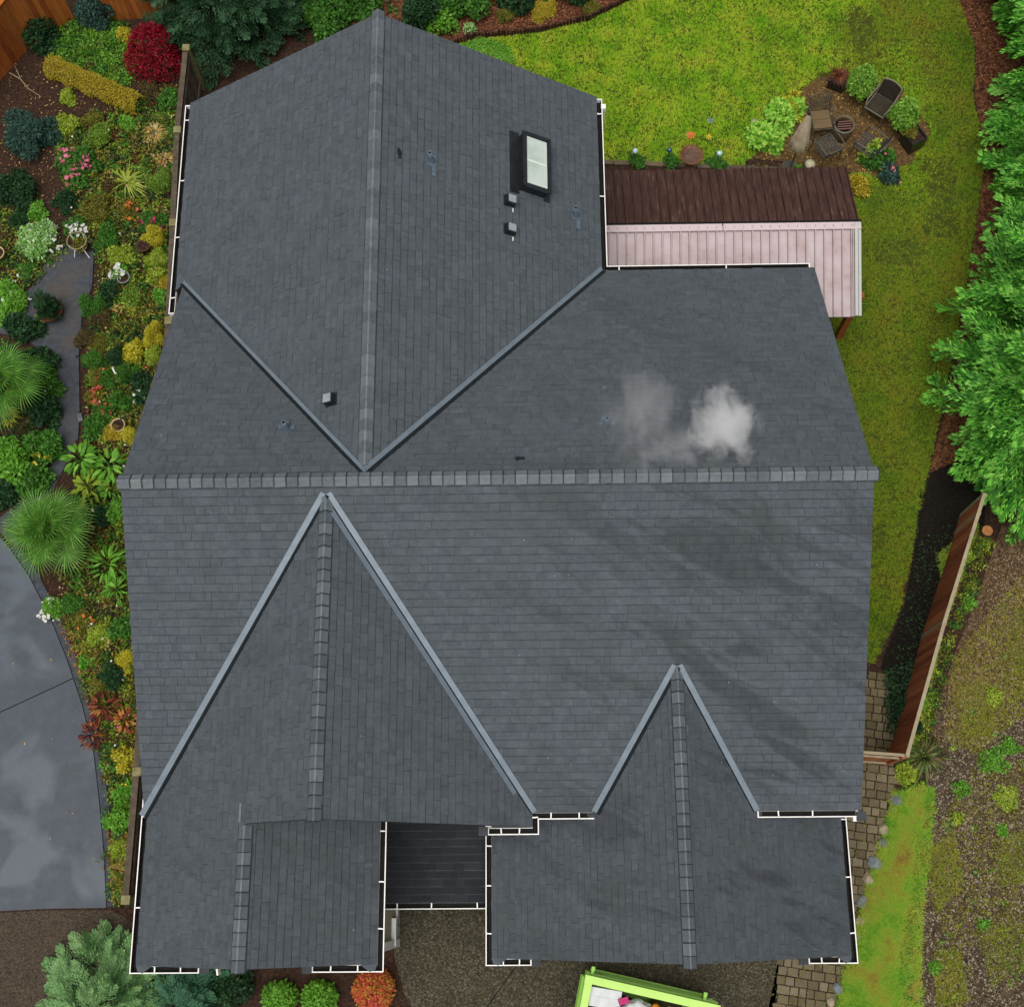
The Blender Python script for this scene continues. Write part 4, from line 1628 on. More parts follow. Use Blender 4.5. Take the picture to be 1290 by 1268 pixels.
def chair(px, py, face, label, lattice=True, rim=False, pad=False):
    """garden chair; face = heading of its front in degrees"""
    c = at(px, py, .42)
    t = empty('garden_chair', (c.x, c.y, 0), label, 'chair', 'garden chairs round the fire pit', R(face))
    fr = M_RUBW if rim else M_IRON
    w_ = .27
    b = MB()
    b.tube([(-.26, -w_, .42), (.27, -w_, .43), (.27, w_, .43), (-.26, w_, .42), (-.26, -w_, .42)], .019, 6)
    b.build('seat_frame', fr, t)
    b = MB()
    if lattice:
        for i in range(9):
            y_ = -w_ + .03 + i * (2 * w_ - .06) / 8
            b.box((0, y_, .425), (.52, .022, .012))
        for i in range(8):
            b.box((-.23 + i * .066, 0, .432), (.018, 2 * w_ - .02, .01))
    else:
        b.box((0, 0, .43), (.50, 2 * w_ - .03, .025))
    b.build('seat', M_IRON if lattice else M_CUSH, t)
    if pad:
        MB().box((.13, 0, .455), (.25, .47, .04)).box((-.13, 0, .455), (.25, .47, .04)).build('cushion', mat('cushion_tan', ['5a4a33', '6e5c41'], island=.4, scale=6), t)
    b = MB()
    pts = []
    for k in range(9):
        a = -1 + 2 * k / 8
        pts.append((-.30 - .16 * (1 - .25 * a * a), a * w_, .84 + .06 * (1 - a * a)))
    b.tube([(-.26, -w_, .42)] + pts + [(-.26, w_, .42)], .018, 6)
    b.build('back_frame', fr, t)
    b = MB()
    for k in range(11):
        a = -.88 + 1.76 * k / 10
        b.tube([(-.27, a * w_, .45), (-.30 - .16 * (1 - .25 * a * a), a * w_, .83 + .06 * (1 - a * a))], .010 if lattice else .026, 5)
    for z_ in (.55, .66, .76):
        b.tube([(-.27 - (z_ - .42) * .38, -w_, z_), (-.30 - (z_ - .42) * .38, 0, z_), (-.27 - (z_ - .42) * .38, w_, z_)], .009, 5)
    b.build('backrest', M_IRON if lattice else M_CUSH, t)
    for sy in (-1, 1):
        MB().tube([(-.36, sy * w_, .66), (-.1, sy * (w_ + .03), .67), (.2, sy * (w_ + .03), .65), (.25, sy * w_, .55), (.26, sy * w_, .43)], .017, 6).build('armrest', fr, t)
        for sx in (-1, 1):
            MB().tube([(sx * .25, sy * (w_ - .01), .43), (sx * .27, sy * w_, .2), (sx * .31, sy * (w_ + .01), 0)], [.018, .016, .014], 6).build('leg', M_IRON, t)
    return t


chair(1034, 152, -84, 'dark garden chair with its slatted back towards the lawn, beside the closed parasol', True, False, True)
chair(1108, 133, -128, 'garden chair with pale frame edges and solid dark sling seat', False, True)
chair(1042, 184, 118, 'black lattice garden chair nearest the patio cover, left of the fire pit')
chair(1094, 182, 140, 'dark garden chair behind the leafy flower clump, right of the fire pit')

fp = at(1061, 163, .3)
t = empty('fire_pit', (fp.x, fp.y, 0), 'round barrel fire pit with iron bars across its open top', 'fire pit')
b = MB().lathe([(.0, .0), (.20, .0), (.245, .12), (.262, .28), (.258, .44), (.245, .52), (.222, .52), (.232, .42), (.22, .22), (.0, .2)], seg=28)
b.build('barrel', mat('barrel_wood', ['4a3c28', '5d4c34', '6d5a40'], island=.0, scale=8, stretch=(6, 6, 1)), t, True)
MB().lathe([(.262, .50), (.264, .525), (.244, .53), (.244, .50)], seg=28).build('rim', mat('barrel_hoop', ['6a655b', '857f73'], island=0, rough=.4, metal=.4), t, True)
MB().lathe([(.0, .38), (.228, .38)], seg=24).build('ash_bed', M_HOLE, t)
for k in range(4):
    MB().tube([(-.19 + .02 * k, -.11 + .07 * k, .47), (.19, -.1 + .07 * k, .49)], .014, 6).build('bar', mat('rusty_bar', ['6b3a30', '8b6a60'], island=.8), t)

# closed parasol
top, hem = at(1022, 143, 2.35), at(985, 224, 0)
pr = empty('parasol', (at(1022, 143, 2.35).x - .05, at(1022, 143, 2.35).y - .02, 0), 'closed beige parasol with its cloth folded round the pole', 'parasol')
b = MB()
seg = 40
prof = [(.030, 2.33), (.07, 2.2), (.12, 1.95), (.165, 1.6), (.20, 1.3), (.225, 1.06), (.21, 1.03)]
for i, (r_, z_) in enumerate(prof):
    for k in range(seg):
        a = 2 * math.pi * k / seg
        f = 1 + (.13 * (i / 6)) * math.cos(a * 6 + .5 * i * .3)
        b.v.append((math.cos(a) * r_ * f - .0, math.sin(a) * r_ * f, z_ + (.03 * math.sin(a * 8) if i == 6 else 0)))
for i in range(len(prof) - 1):
    for k in range(seg):
        k2 = (k + 1) % seg
        b.f.append((i * seg + k, i * seg + k2, (i + 1) * seg + k2, (i + 1) * seg + k))
        b.m.append(0)
b.build('canopy', mat('parasol_cloth', ['a8957c', 'bcaa90', 'cbbba3'], island=0, scale=5, rough=.9), pr, True)
MB().tube([(0, 0, 0), (0, 0, 2.40)], .022, 8).build('pole', M_IRON, pr)
MB().lathe([(.0, .1), (.04, .1), (.06, .06), (.24, .04), (.26, .0), (.0, .0)]).build('base', M_IRON, pr)
MB().lathe([(.0, 2.42), (.03, 2.40), (.035, 2.36), (.03, 2.32)], seg=10).build('finial', M_CUSH, pr)

# bird bath
c = at(871, 197, .55)
t = empty('bird_bath', (c.x, c.y, 0), 'brown bird bath bowl on a pedestal at the lawn edge', 'bird bath')
M_TERR = mat('brown_stoneware', ['4d2f20', '6a4430', '7a543e'], island=0, scale=7, rough=.6)
MB().lathe([(.0, .50), (.12, .50), (.24, .56), (.29, .62), (.275, .63), (.22, .575), (.1, .54), (.03, .54), (.03, .56), (.0, .56)], seg=30).build('bowl', M_TERR, t, True)
MB().lathe([(.0, 0), (.17, 0), (.16, .05), (.08, .12), (.06, .35), (.11, .50), (.0, .5)], seg=20).build('pedestal', M_TERR, t, True)
MB().lathe([(.0, .562), (.14, .564), (.215, .574)], seg=24).build('water', mat('bath_water', ['4a3326', '6b5342'], island=0, scale=9, rough=.1, spec=.6), t)

# dumpster -----------------------------------------------------------------------
M_LIME = mat('lime_paint', ['6fa81a', '7cb521', '86bf2a'], island=0, scale=3, rough=.45, spec=.5)
M_LIMED = mat('lime_paint_skylit', ['a6d154', 'b2da66'], island=0, scale=3, rough=.45, spec=.5)  # same lime paint, lightened to carry the sky's light on the rim
zt = 1.42
A_, B_ = at(744, 1232, zt), at(900, 1268, zt)
d_ = (B_ - A_)
Ld = d_.length + .12
rz = math.atan2(d_.y, d_.x)
t = empty('dumpster', (A_.x, A_.y, .01), 'lime green dumpster heaped with torn-off packaging on the driveway', 'dumpster', None, rz)
Wd = 2.3
b = MB()
for c, s in (((Ld / 2 - .06, -.03, .75), (Ld, .06, 1.3)), ((Ld / 2 - .06, -Wd + .03, .75), (Ld, .06, 1.3)), ((-.03, -Wd / 2, .75), (.06, Wd - .12, 1.3)), ((Ld - .09, -Wd / 2, .75), (.06, Wd - .12, 1.3))):
    b.box(c, s)
b.box((Ld / 2 - .06, -Wd / 2, .13), (Ld - .1, Wd - .1, .06))
b.build('body', M_LIME, t)
b = MB()
for c, s in (((Ld / 2 - .06, -.02, zt), (Ld + .1, .15, .09)), ((Ld / 2 - .06, -Wd + .02, zt), (Ld + .1, .15, .09)), ((-.03, -Wd / 2, zt), (.15, Wd - .19, .088)), ((Ld - .09, -Wd / 2, zt), (.15, Wd - .19, .088))):
    b.box(c, s)
b.build('rim', M_LIMED, t)
b = MB()
for z_ in (.35, .8, 1.18):
    b.box((Ld / 2 - .06, .05, z_), (Ld + .04, .1, .09))
    b.box((-.11, -Wd / 2, z_), (.1, Wd, .09))
b.build('side_rib', M_LIME, t)
for x_ in (.0, Ld - .34):
    MB().box((x_ + .02, .14, 1.16), (.05, .12, .3)).box((x_ + .02, .19, 1.32), (.07, .08, .07)).build('lug', M_LIME, t)
MB().box((Ld / 2 - .1, .135, .62), (Ld - .2, .07, .06)).box((Ld / 2, .1, .95), (Ld - .5, .05, .03)).build('rail', M_LIME, t)
for x_ in (.25, Ld - .4):
    for y_ in (-.3, -Wd + .3):
        MB().tube([(x_ - .06, y_, .07), (x_ + .06, y_, .07)], .07, 12).build('wheel', M_IRON, t)
Mt = Matrix.Translation(t.location) @ Matrix.Rotation(rz, 4, 'Z')


def junk(name, label, cat, x, y, z, sx, sy, sz, r_, tilt, m_, kind='box'):
    b = MB()
    Q = Matrix.Rotation(tilt[0], 4, 'X') @ Matrix.Rotation(tilt[1], 4, 'Y')
    if kind == 'box':
        b.box((0, 0, 0), (sx, sy, sz), M=Q)
        b.box((0, 0, sz / 2 + .004), (sx * .98, sy * .1, .006), M=Q)
    else:
        n = 160
        P_, u_ = blob_points(n, sx / 2, sy / 2, sz, 6)
        import bmesh
        bm = bmesh.new()
        bmesh.ops.create_icosphere(bm, subdivisions=3, radius=.5)
        for v in bm.verts:
            k = 1 + .28 * math.sin(v.co.x * 13 + z * 9) * math.sin(v.co.y * 11 + x * 7) + .12 * math.sin(v.co.z * 23 + y * 5)
            v.co = Vector((v.co.x * sx * k, v.co.y * sy * k, v.co.z * sz * k))
        b.add([v.co for v in bm.verts], [tuple(v.index for v in f.verts) for f in bm.faces])
        bm.free()
    o = b.build(name, m_, None, kind != 'box')
    o.location = Mt @ Vector((x, y, z))
    o.rotation_euler = (0, 0, rz + r_)
    return tag(o, label, cat)


def flat(n, *c, rough=.6):
    return mat(n, list(c), island=.1, scale=6, rough=rough)


junk('carton', 'white flattened carton in the near left corner of the dumpster', 'carton', .36, -.30, 1.24, .62, .36, .14, .05, (.1, .05), flat('carton_white', 'b9bcc0', 'd0d2d4'))
junk('cardboard_box', 'brown cardboard box below the white carton in the dumpster', 'box', .22, -.72, 1.1, .4, .36, .3, .3, (.2, .1), flat('cardboard', '6b4a30', '85603f'))
junk('rubbish_sack', 'large pale plastic sack in the middle of the dumpster', 'sack', 1.02, -.34, 1.22, .62, .32, .28, .1, (0, 0), flat('sack_pale', 'a6a8aa', 'c3c5c7', rough=.4), 'bag')
junk('rubbish_sack', 'black plastic sack at the left in the dumpster', 'sack', .58, -.62, 1.22, .5, .36, .3, .4, (0, 0), flat('sack_black', '15161a', '24262b', rough=.35), 'bag')
junk('rubbish_sack', 'grey crumpled sack between the black and orange sacks in the dumpster', 'sack', 1.0, -.66, 1.22, .42, .34, .26, .8, (0, 0), flat('sack_grey', '6c6a62', '8a877c', rough=.5), 'bag')
junk('orange_sack', 'orange woven sack lying in the dumpster', 'sack', 1.44, -.40, 1.27, .42, .36, .24, -.3, (0, 0), flat('sack_orange', 'b5701a', 'd18a2b'), 'bag')
junk('pink_packet', 'small magenta packet on the pale sack in the dumpster', 'packet', .72, -.27, 1.36, .2, .12, .05, .5, (.1, .2), flat('packet_pink', 'a82462', 'c23a78'))
junk('pink_sack', 'magenta sack beside the white board in the dumpster', 'sack', 1.98, -.36, 1.24, .28, .3, .2, .2, (0, 0), flat('packet_pink', 'a82462'), 'bag')
junk('board', 'white board leaning between orange and magenta sacks in the dumpster', 'board', 1.74, -.36, 1.26, .22, .36, .06, .1, (.1, -.2), flat('carton_white', 'b9bcc0'))
junk('red_packet', 'small dark red packet near the dumpster right end', 'packet', 2.2, -.5, 1.16, .2, .2, .12, .5, (.2, .2), flat('packet_red', '6b2020', '8a2c2a'))
junk('debris_heap', 'dark mixed debris filling the bottom of the dumpster', 'debris', Ld / 2 - .05, -Wd / 2, .62, Ld * .93, Wd * .9, .7, 0, (0, 0), flat('debris_brown', '33281e', '4d3f31', '5e5347'), 'bag')

# log end, kerb rocks, stones -----------------------------------------------------
c = at(1244, 668, .25)
o = empty('tree_stump', (c.x, c.y, 0), 'cut tree stump with a pale orange top beside the fence end', 'stump')
MB().lathe([(.18, 0), (.14, .08), (.13, .25), (.0, .25)], seg=16).build('bark', M_STEM, o)
MB().lathe([(.0, .257), (.11, .256), (.122, .252)], seg=16).build('cut_face', mat('cut_wood', ['8a5a34', 'a8713f', 'bd8753'], island=0, scale=14), o)


def rock(px, py, rp, label, m_, flatn=.6):
    import bmesh
    c = at(px, py, .05)
    r_ = rp / pm(py)
    bm = bmesh.new()
    bmesh.ops.create_icosphere(bm, subdivisions=2, radius=1)
    sx, sy = rnd.uniform(.8, 1.25), rnd.uniform(.7, 1.0)
    for v in bm.verts:
        k = 1 + rnd.uniform(-.16, .16)
        v.co = Vector((v.co.x * r_ * sx * k, v.co.y * r_ * sy * k, v.co.z * r_ * flatn * k))
    me = bpy.data.meshes.new('rock')
    bm.to_mesh(me)
    bm.free()
    me.materials.append(m_)
    o = bpy.data.objects.new('rock', me)
    link(o)
    o.location = (c.x, c.y, r_ * .15)
    o.rotation_euler = (0, 0, rnd.uniform(0, 6))
    return tag(o, label, 'rock', 'rocks edging the paving')


M_RK = mat('rock_grey', ['4b4d4e', '626566', '7d8080'], island=0, scale=8, rough=.85, bump=.5)
M_RKT = mat('rock_tan', ['7a6d57', '938670', 'a89b84'], island=0, scale=8, rough=.85, bump=.5)
M_RKB = mat('rock_bluish', ['565d60', '697176', '7b8387'], island=0, scale=8, rough=.85, bump=.5)
for px, py, rp, m_, lb in ((1129, 1008, 9, M_RK, 'grey rock beside the paving just below the strappy red plant'), (1124, 1022, 6, M_RK, 'small grey rock touching the topmost grey edging rock'),
                           (1114, 1044, 8, M_RKT, 'tan rock in the paving edge above the mid grey rocks'), (1113, 1061, 8, M_RK, 'grey rock halfway down the paving edge'),
                           (1102, 1087, 9, M_RKB, 'long bluish rock in the paving edge beside the garage eave'), (1095, 1107, 8, M_RKT, 'pale tan rock below the bluish rock on the paving edge'),
                           (1087, 1135, 8, M_RK, 'dark grey rock below the pale tan one by the garage gutter'), (1084, 1160, 7, M_RKT, 'brownish rock by the lower garage gutter'),
                           (1081, 1180, 6, M_RK, 'small grey rock near the garage roof corner'), (1056, 1245, 9, M_RKB, 'bluish grey rock south of the garage roof corner'),
                           (1047, 1262, 7, M_RKT, 'tan rock at the bottom edge beside the pavers')):
    rock(px, py, rp, lb, m_)

# ================================================================== PLANTING
V_BR = lf('leaf_bright', '427818', '619a2a', '88be4a')
V_LIME = lf('leaf_lime', '6d861c', '90a62c', 'b4c455')
V_MID = lf('leaf_mid', '2c5517', '417323', '5c9134')
V_DK = lf('leaf_dark', '16301a', '244726', '35602f')
V_DEEP = lf('leaf_deep', '0f2412', '1c3a1c', '2d5428', trans=.15)
V_BLUE = lf('leaf_bluegreen', '1f3a33', '335348', '4c6f60')
V_GOLD = lf('leaf_golden', '8a7a16', 'aa9824', 'c4b340')
V_OLIVE = lf('leaf_olive', '4c4e17', '6b6b22', '8f8a34')
V_YEL = lf('leaf_yellow', '9a9318', 'b8af28', 'd0c84e')
V_RED = lf('maple_red', '5a0713', '8a0c22', 'ae1a33', trans=.35)
V_BALL = lf('clipped_leaf', '4f7a1e', '74a332', 'a0c858', island=.6)
V_HYD = lf('hydrangea_leaf', '5a9a1e', '7fbc34', 'aad85c', 'c4dc6a', island=.7)
V_MOSS = lf('moss_yellow', '5a5a17', '7d7a22', '9c9232', island=.6)
V_CORAL = lf('leaf_coral', '7a8a24', 'b8903a', 'c96a38', 'cf4e42', 'd65870', island=.55, scale=2.6)
V_COLEUS = lf('coleus', '3a1210', '5e221c', '7e3a26', 'b07a3a', island=.75)
V_STRAW = lf('straw_blade', '9c7c40', 'c4a35c', 'ddc78c')
V_STRAWW = lf('straw_pale', 'c9b98a', 'e6dcb8')
V_SPID = lf('spider_blade', '7a8a28', '9cab3d', 'c0cc66')
V_BRN = lf('heather_brown', '38301a', '564a26', '71623a')
V_FEATH = lf('feathery_green', '4a6a1c', '6d8d2c', '8aa640')
V_VAR = lf('variegated', '4f8a2a', '86b75c', 'c9dcae', island=.8)
V_RUST = lf('rust_blade', '4a241a', '713c2a', '8f5a3a')
V_PHOR = lf('phormium_blade', '2b2a18', '4b5a26', '6d7f3c', '5a2a26', island=.9)
V_CONRT = lf('hedge_conifer_new_growth', '52a02c', '7cc846', 'aae46c', island=.5, scale=3)
V_CONPT = lf('pale_conifer_new_growth', '7fa868', 'a4c88a', 'c0dca8', island=.5, scale=3)
V_CONR = lf('hedge_conifer_green', '123a0c', '357820', '62aa38', 'a8d868', trans=.3, island=.3, scale=2.2)
V_COND = lf('dark_conifer', '132a16', '25452a', '3d6340', '567a55', trans=.2, island=.45, scale=1.8)
V_CONP = lf('pale_conifer', '2c5228', '55824a', '86ad6c', 'a9c88c', trans=.25, island=.45, scale=2.2)
V_CONB = lf('blue_conifer', '1f4a34', '3a6a4c', '5c8a66', trans=.2, island=.5)
V_PALM = lf('palm_green', '3f6f22', '5d8f33', '86b350', island=.6)
F_W = lf('flower_white', 'd8d8d0', 'f0efe8')
F_P = lf('flower_pink', 'c4506a', 'dd8295', 'f0c4c4')
F_HP = lf('flower_magenta', 'b01f58', 'd84a80')
F_O = lf('flower_orange', 'c45a1c', 'e0813c', 'e89b6a')
F_Y = lf('flower_yellow', 'd1b51c', 'e6d65a')
F_S = lf('flower_salmon', 'c4553c', 'dd7a62')
M_POT = mat('pot_brown', ['3a2a1f', '52402f'], island=0, scale=6, rough=.6)
M_POTB = mat('pot_beige', ['a08d63', 'b8a67c'], island=0, scale=6, rough=.7)
M_POTK = mat('pot_black', ['131414', '232526'], island=0, scale=6, rough=.35, spec=.5)

# ---- lawns
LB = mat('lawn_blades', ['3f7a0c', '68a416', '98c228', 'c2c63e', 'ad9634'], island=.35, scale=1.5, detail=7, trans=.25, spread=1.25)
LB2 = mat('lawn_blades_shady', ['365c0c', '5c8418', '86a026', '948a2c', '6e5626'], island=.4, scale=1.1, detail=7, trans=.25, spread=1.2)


def lawn_pair(n, blades=5):
    P = rand_in(wpoly(LAWN), n)
    ex = np.array([(1000, 120), (1030, 98), (1075, 92), (1120, 105), (1160, 130), (1172, 170), (1150, 205), (1100, 222), (1060, 222), (990, 222), (930, 215), (960, 185)])
    jitter = (vnoise(P, .45, 3)[:, None] - .5) * .5
    P = P[~inside(P + jitter, wpoly(ex))]
    x, y = project(np.column_stack([P, np.zeros(len(P))]))
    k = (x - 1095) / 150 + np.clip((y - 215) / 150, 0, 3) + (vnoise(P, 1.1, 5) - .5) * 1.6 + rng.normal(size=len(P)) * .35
    thin = vnoise(P, .8, 9) < .22
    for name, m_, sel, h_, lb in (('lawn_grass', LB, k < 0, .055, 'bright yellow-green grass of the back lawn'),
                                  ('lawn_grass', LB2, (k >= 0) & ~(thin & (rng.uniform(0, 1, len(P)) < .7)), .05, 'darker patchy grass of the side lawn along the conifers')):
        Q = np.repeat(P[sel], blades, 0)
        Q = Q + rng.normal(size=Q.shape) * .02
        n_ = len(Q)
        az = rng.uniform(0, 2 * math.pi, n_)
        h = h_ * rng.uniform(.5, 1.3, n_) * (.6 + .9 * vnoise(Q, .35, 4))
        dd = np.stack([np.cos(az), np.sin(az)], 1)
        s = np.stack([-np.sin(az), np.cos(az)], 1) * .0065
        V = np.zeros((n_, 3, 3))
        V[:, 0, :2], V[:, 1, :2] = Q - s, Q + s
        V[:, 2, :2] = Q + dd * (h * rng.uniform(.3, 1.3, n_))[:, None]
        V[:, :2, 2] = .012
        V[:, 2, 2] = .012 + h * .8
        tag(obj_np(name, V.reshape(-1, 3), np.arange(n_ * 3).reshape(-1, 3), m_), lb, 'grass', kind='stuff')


lawn_pair(88000)
LV = mat('verge_blades', ['437e18', '64a026', '8cbe3c', 'b4bc48', 'a89040', '85603a'], island=.35, scale=1.6, detail=6, trans=.25, spread=1.1)
grass('verge_grass', [(x_ + (6 if x_ > 1130 else -3), y_) for x_, y_ in STRIP], 15000, LV, 'bright green grass strip between paving and gravel', .12, 5)
grass('verge_grass', [(1180, 700), (1232, 660), (1206, 740), (1185, 800), (1165, 900), (1150, 960), (1140, 950), (1165, 860), (1195, 770)], 2600, LV, 'thin weedy grass at the foot of the long fence', .08, 4)
litter('clover', [(566, 66), (606, 48), (640, 60), (650, 82), (620, 84)], 2600, .05, V_BR, 'bright clover patch at the lawn edge by the roof', 'clover', zr=.09)

# ---- litter and ground cover
litter('leaf_litter', [(590, 46), (680, 40), (790, 0), (840, -40), (560, -20), (520, 40)], 6000, .06, mat('litter_brown', ['3a2016', '5f3524', '7d4a32', '93674a'], island=.9, scale=4), 'brown fallen leaves over the north bed', 'leaf litter', zr=.04)
litter('leaf_litter', [(1185, -30), (1215, 10), (1232, 60), (1232, 120), (1246, 200), (1228, 330), (1260, 330), (1270, 60), (1240, -40)], 3500, .06, MATS['litter_brown'], 'reddish fallen leaves under the tall conifers', 'leaf litter', zr=.04)
litter('leaf_litter', [(1262, 690), (1228, 780), (1196, 860), (1170, 950), (1230, 900), (1300, 800), (1330, 690)], 6000, .045, mat('litter_grit', ['3a2b1d', '5a442e', '766045', '8f7c60'], island=.9), 'brown leaf and bark litter on the upper gravel', 'leaf litter', zr=.02)
litter('leaf_litter', [(1000, 120), (1075, 92), (1160, 130), (1172, 170), (1100, 222), (940, 215)], 900, .05, mat('litter_tan', ['7a5f30', '9c7c40', 'b89a58'], island=.9), 'tan fallen leaves on the patio', 'leaf litter', zr=.01)
GARD = [(-20, 100), (60, 60), (230, 90), (222, 200), (214, 400), (196, 640), (176, 960), (160, 1140), (140, 1130), (134, 1010), (122, 940), (108, 880), (85, 810), (66, 765), (50, 715), (90, 610), (102, 560),
        (106, 450), (120, 360), (118, 316), (80, 300), (-20, 320)]
litter('leaf_litter', GARD, 5000, .05, mat('litter_mixed', ['3a2519', '5e4027', '8a6a3c', 'a8905a'], island=.9), 'brown and tan leaf litter between the garden plants', 'leaf litter', zr=.03)
COVER = [(70, 150), (110, 150), (190, 120), (225, 110), (222, 200), (214, 400), (196, 640), (176, 960), (160, 1140), (142, 1130), (138, 1010), (128, 940), (114, 880), (92, 810), (76, 772), (80, 720), (100, 600), (112, 540),
         (112, 450), (120, 400), (126, 318), (100, 290), (80, 240)]
litter('ground_cover', COVER, 8000, .075, lf('cover_mix', '3d4f16', '5e7423', '87952f', '9c8a38', '6d4a2a', island=.6, scale=2.5), 'low mixed ground cover filling the flower garden', 'ground cover', zr=.14, tilt=.8)
for mm, nn, rr_c, lb in ((V_MID, 260, (.1, .28), 'mid green tufts massed between the garden plants'), (V_OLIVE, 280, (.1, .26), 'olive tufts massed between the garden plants'),
                         (V_LIME, 120, (.06, .18), 'lime tufts scattered through the flower garden'), (V_BRN, 170, (.08, .2), 'brown fading tufts scattered through the flower garden'),
                         (V_DK, 220, (.1, .28), 'dark leafy tufts filling the flower garden'), (V_STRAW, 60, (.05, .12), 'dry straw tufts in the flower garden'),
                         (V_RUST, 60, (.05, .12), 'rusty tufts in the flower garden'), (V_BR, 110, (.06, .16), 'vivid green tufts in the flower garden')):
    clumps('ground_cover', COVER, nn, rr_c, mm, lb, leaf=.075)
for mm, nn, lb in ((F_W, 60, 'tiny white flowers sprinkled over the garden'), (F_P, 36, 'tiny pink flowers sprinkled over the garden'), (F_O, 22, 'tiny orange flowers sprinkled over the garden'), (F_Y, 34, 'tiny yellow flowers sprinkled over the garden')):
    litter('small_flowers', COVER, nn, .045, mm, lb, 'flowers', z=.14, zr=.15, tmpl='round')
for mm, nn, lb in ((V_DK, 60, 'dark tufts at the left edge above the path'), (V_MID, 60, 'green tufts at the left edge above the path'), (V_BRN, 30, 'brown tufts at the left edge above the path')):
    clumps('ground_cover', [(-20, 250), (30, 250), (88, 310), (50, 350), (20, 372), (-20, 370)], nn, (.07, .18), mm, lb)
for mm, nn, lb in ((V_MID, 60, 'green tufts under the bushes left of the path'), (V_DK, 80, 'dark tufts under the bushes left of the path')):
    clumps('ground_cover', [(-20, 425), (30, 430), (64, 470), (66, 530), (70, 570), (40, 612), (10, 640), (-20, 650)], nn, (.08, .2), mm, lb)
for mm, nn, lb in ((V_LIME, 26, 'lime growth outside the long fence'), (V_MID, 40, 'green growth outside the long fence'), (V_OLIVE, 40, 'olive growth outside the long fence')):
    clumps('ground_cover', [(1236, 665), (1250, 680), (1205, 790), (1185, 860), (1165, 930), (1150, 990), (1140, 975), (1170, 880), (1210, 760)], nn, (.06, .2), mm, lb)
for mm, nn, lb in ((V_LIME, 40, 'lime sprouts over the gravel'), (V_OLIVE, 70, 'olive sprouts over the gravel'), (V_BR, 30, 'bright sprouts over the gravel')):
    clumps('gravel_growth', [(1270, 720), (1200, 870), (1165, 1000), (1150, 1150), (1150, 1300), (1320, 1300), (1320, 720)], nn, (.04, .12), mm, lb, leaf=.045, per=26, hgt=.5)
for mm, nn, lb in ((V_BR, 40, 'bright tufts along the verge edges'), (V_LIME, 30, 'lime tufts along the verge edges'), (V_OLIVE, 24, 'olive tufts along the verge edges')):
    clumps('verge_growth', [(1150, 985), (1176, 985), (1168, 1060), (1158, 1130), (1150, 1200), (1152, 1320), (1134, 1320), (1136, 1180), (1150, 1080)], nn, (.06, .16), mm, lb, leaf=.05, per=36, hgt=.5)
for mm, nn, lb in ((V_OLIVE, 30, 'olive weeds between the edging rocks'), (V_MID, 26, 'green weeds between the edging rocks'), (V_LIME, 14, 'lime weeds between the edging rocks')):
    clumps('edge_growth', [(1136, 985), (1142, 990), (1124, 1050), (1106, 1110), (1090, 1170), (1068, 1240), (1056, 1320), (1044, 1320), (1060, 1225), (1080, 1160), (1100, 1085), (1118, 1030)], nn, (.05, .13), mm, lb, leaf=.045, per=30, hgt=.6)
grass('verge_grass', [(1140, 1000), (1178, 992), (1172, 1060), (1164, 1130), (1160, 1200), (1164, 1320), (1128, 1320), (1124, 1200), (1140, 1100)], 3600, LV, 'sparse ragged grass where the verge thins into the gravel', .09, 4)
G_PATCH = [[(1205, 870), (1240, 850), (1262, 880), (1246, 925), (1210, 930)], [(1262, 780), (1310, 760), (1310, 860), (1275, 850)], [(1165, 1070), (1200, 1050), (1215, 1110), (1180, 1150)],
           [(1230, 1180), (1290, 1150), (1310, 1210), (1250, 1240)], [(1175, 1200), (1210, 1190), (1220, 1260), (1180, 1280)], [(1250, 1060), (1310, 1040), (1310, 1110), (1262, 1115)]]
for i_, pl_ in enumerate(G_PATCH):
    litter('moss_patch', pl_, 900, .05, V_OLIVE if i_ % 2 else MATS['moss_yellow'], 'irregular mossy patch on the gravel', 'moss', zr=.02)
    grass('thin_grass', pl_, 320, LB2, 'thin grass growing through a mossy gravel patch', .06, 4)
litter('paving_moss', PAV, 1600, .035, MATS['moss_yellow'], 'thin moss and debris over the pavers', 'moss', z=.024, zr=.006)
for mm, nn, lb in ((V_MID, 50, 'leafy growth under the laurels at the top edge'), (V_DK, 60, 'dark growth under the laurels at the top edge')):
    clumps('ground_cover', [(380, 50), (470, 20), (560, 40), (600, 20), (760, -10), (760, -40), (380, -40)], nn, (.1, .25), mm, lb, leaf=.08)
litter('ground_cover', [(-20, 250), (40, 250), (90, 320), (40, 360), (-20, 400)], 2200, .06, MATS['cover_mix'], 'low green ground cover at the left edge above the path', 'ground cover', zr=.12, tilt=.8)
FERN = [(56, 36), (150, 22), (178, 60), (164, 108), (104, 92), (56, 68)]
for mm, nn, lb in ((V_BR, 60, 'bright ferny ground cover left of the red maple'), (V_MID, 70, 'mid green ferny ground cover left of the red maple'), (V_FEATH, 60, 'yellowish ferny ground cover left of the red maple')):
    clumps('ground_cover', FERN, nn, (.12, .26), mm, lb, leaf=.07, per=60)
litter('ground_cover', [(136, 1050), (168, 1050), (160, 1140), (140, 1138)], 1300, .045, lf('sedum_mix', '8a8a2a', 'a89c38', 'b06a3a', '7a3a24', '5f7a24', island=.8), 'red and yellow ground cover beside the lower driveway', 'ground cover', zr=.06)
litter('ground_cover', [(64, 760), (110, 790), (140, 870), (120, 910), (98, 850)], 1600, .045, MATS['sedum_mix'], 'red and yellow ground cover along the driveway curve', 'ground cover', zr=.06)
litter('ground_cover', [(1112, 845), (1150, 830), (1172, 860), (1140, 935), (1116, 925)], 1500, .06, V_DEEP, 'dark ivy between the paving and the long fence', 'ground cover', zr=.15)
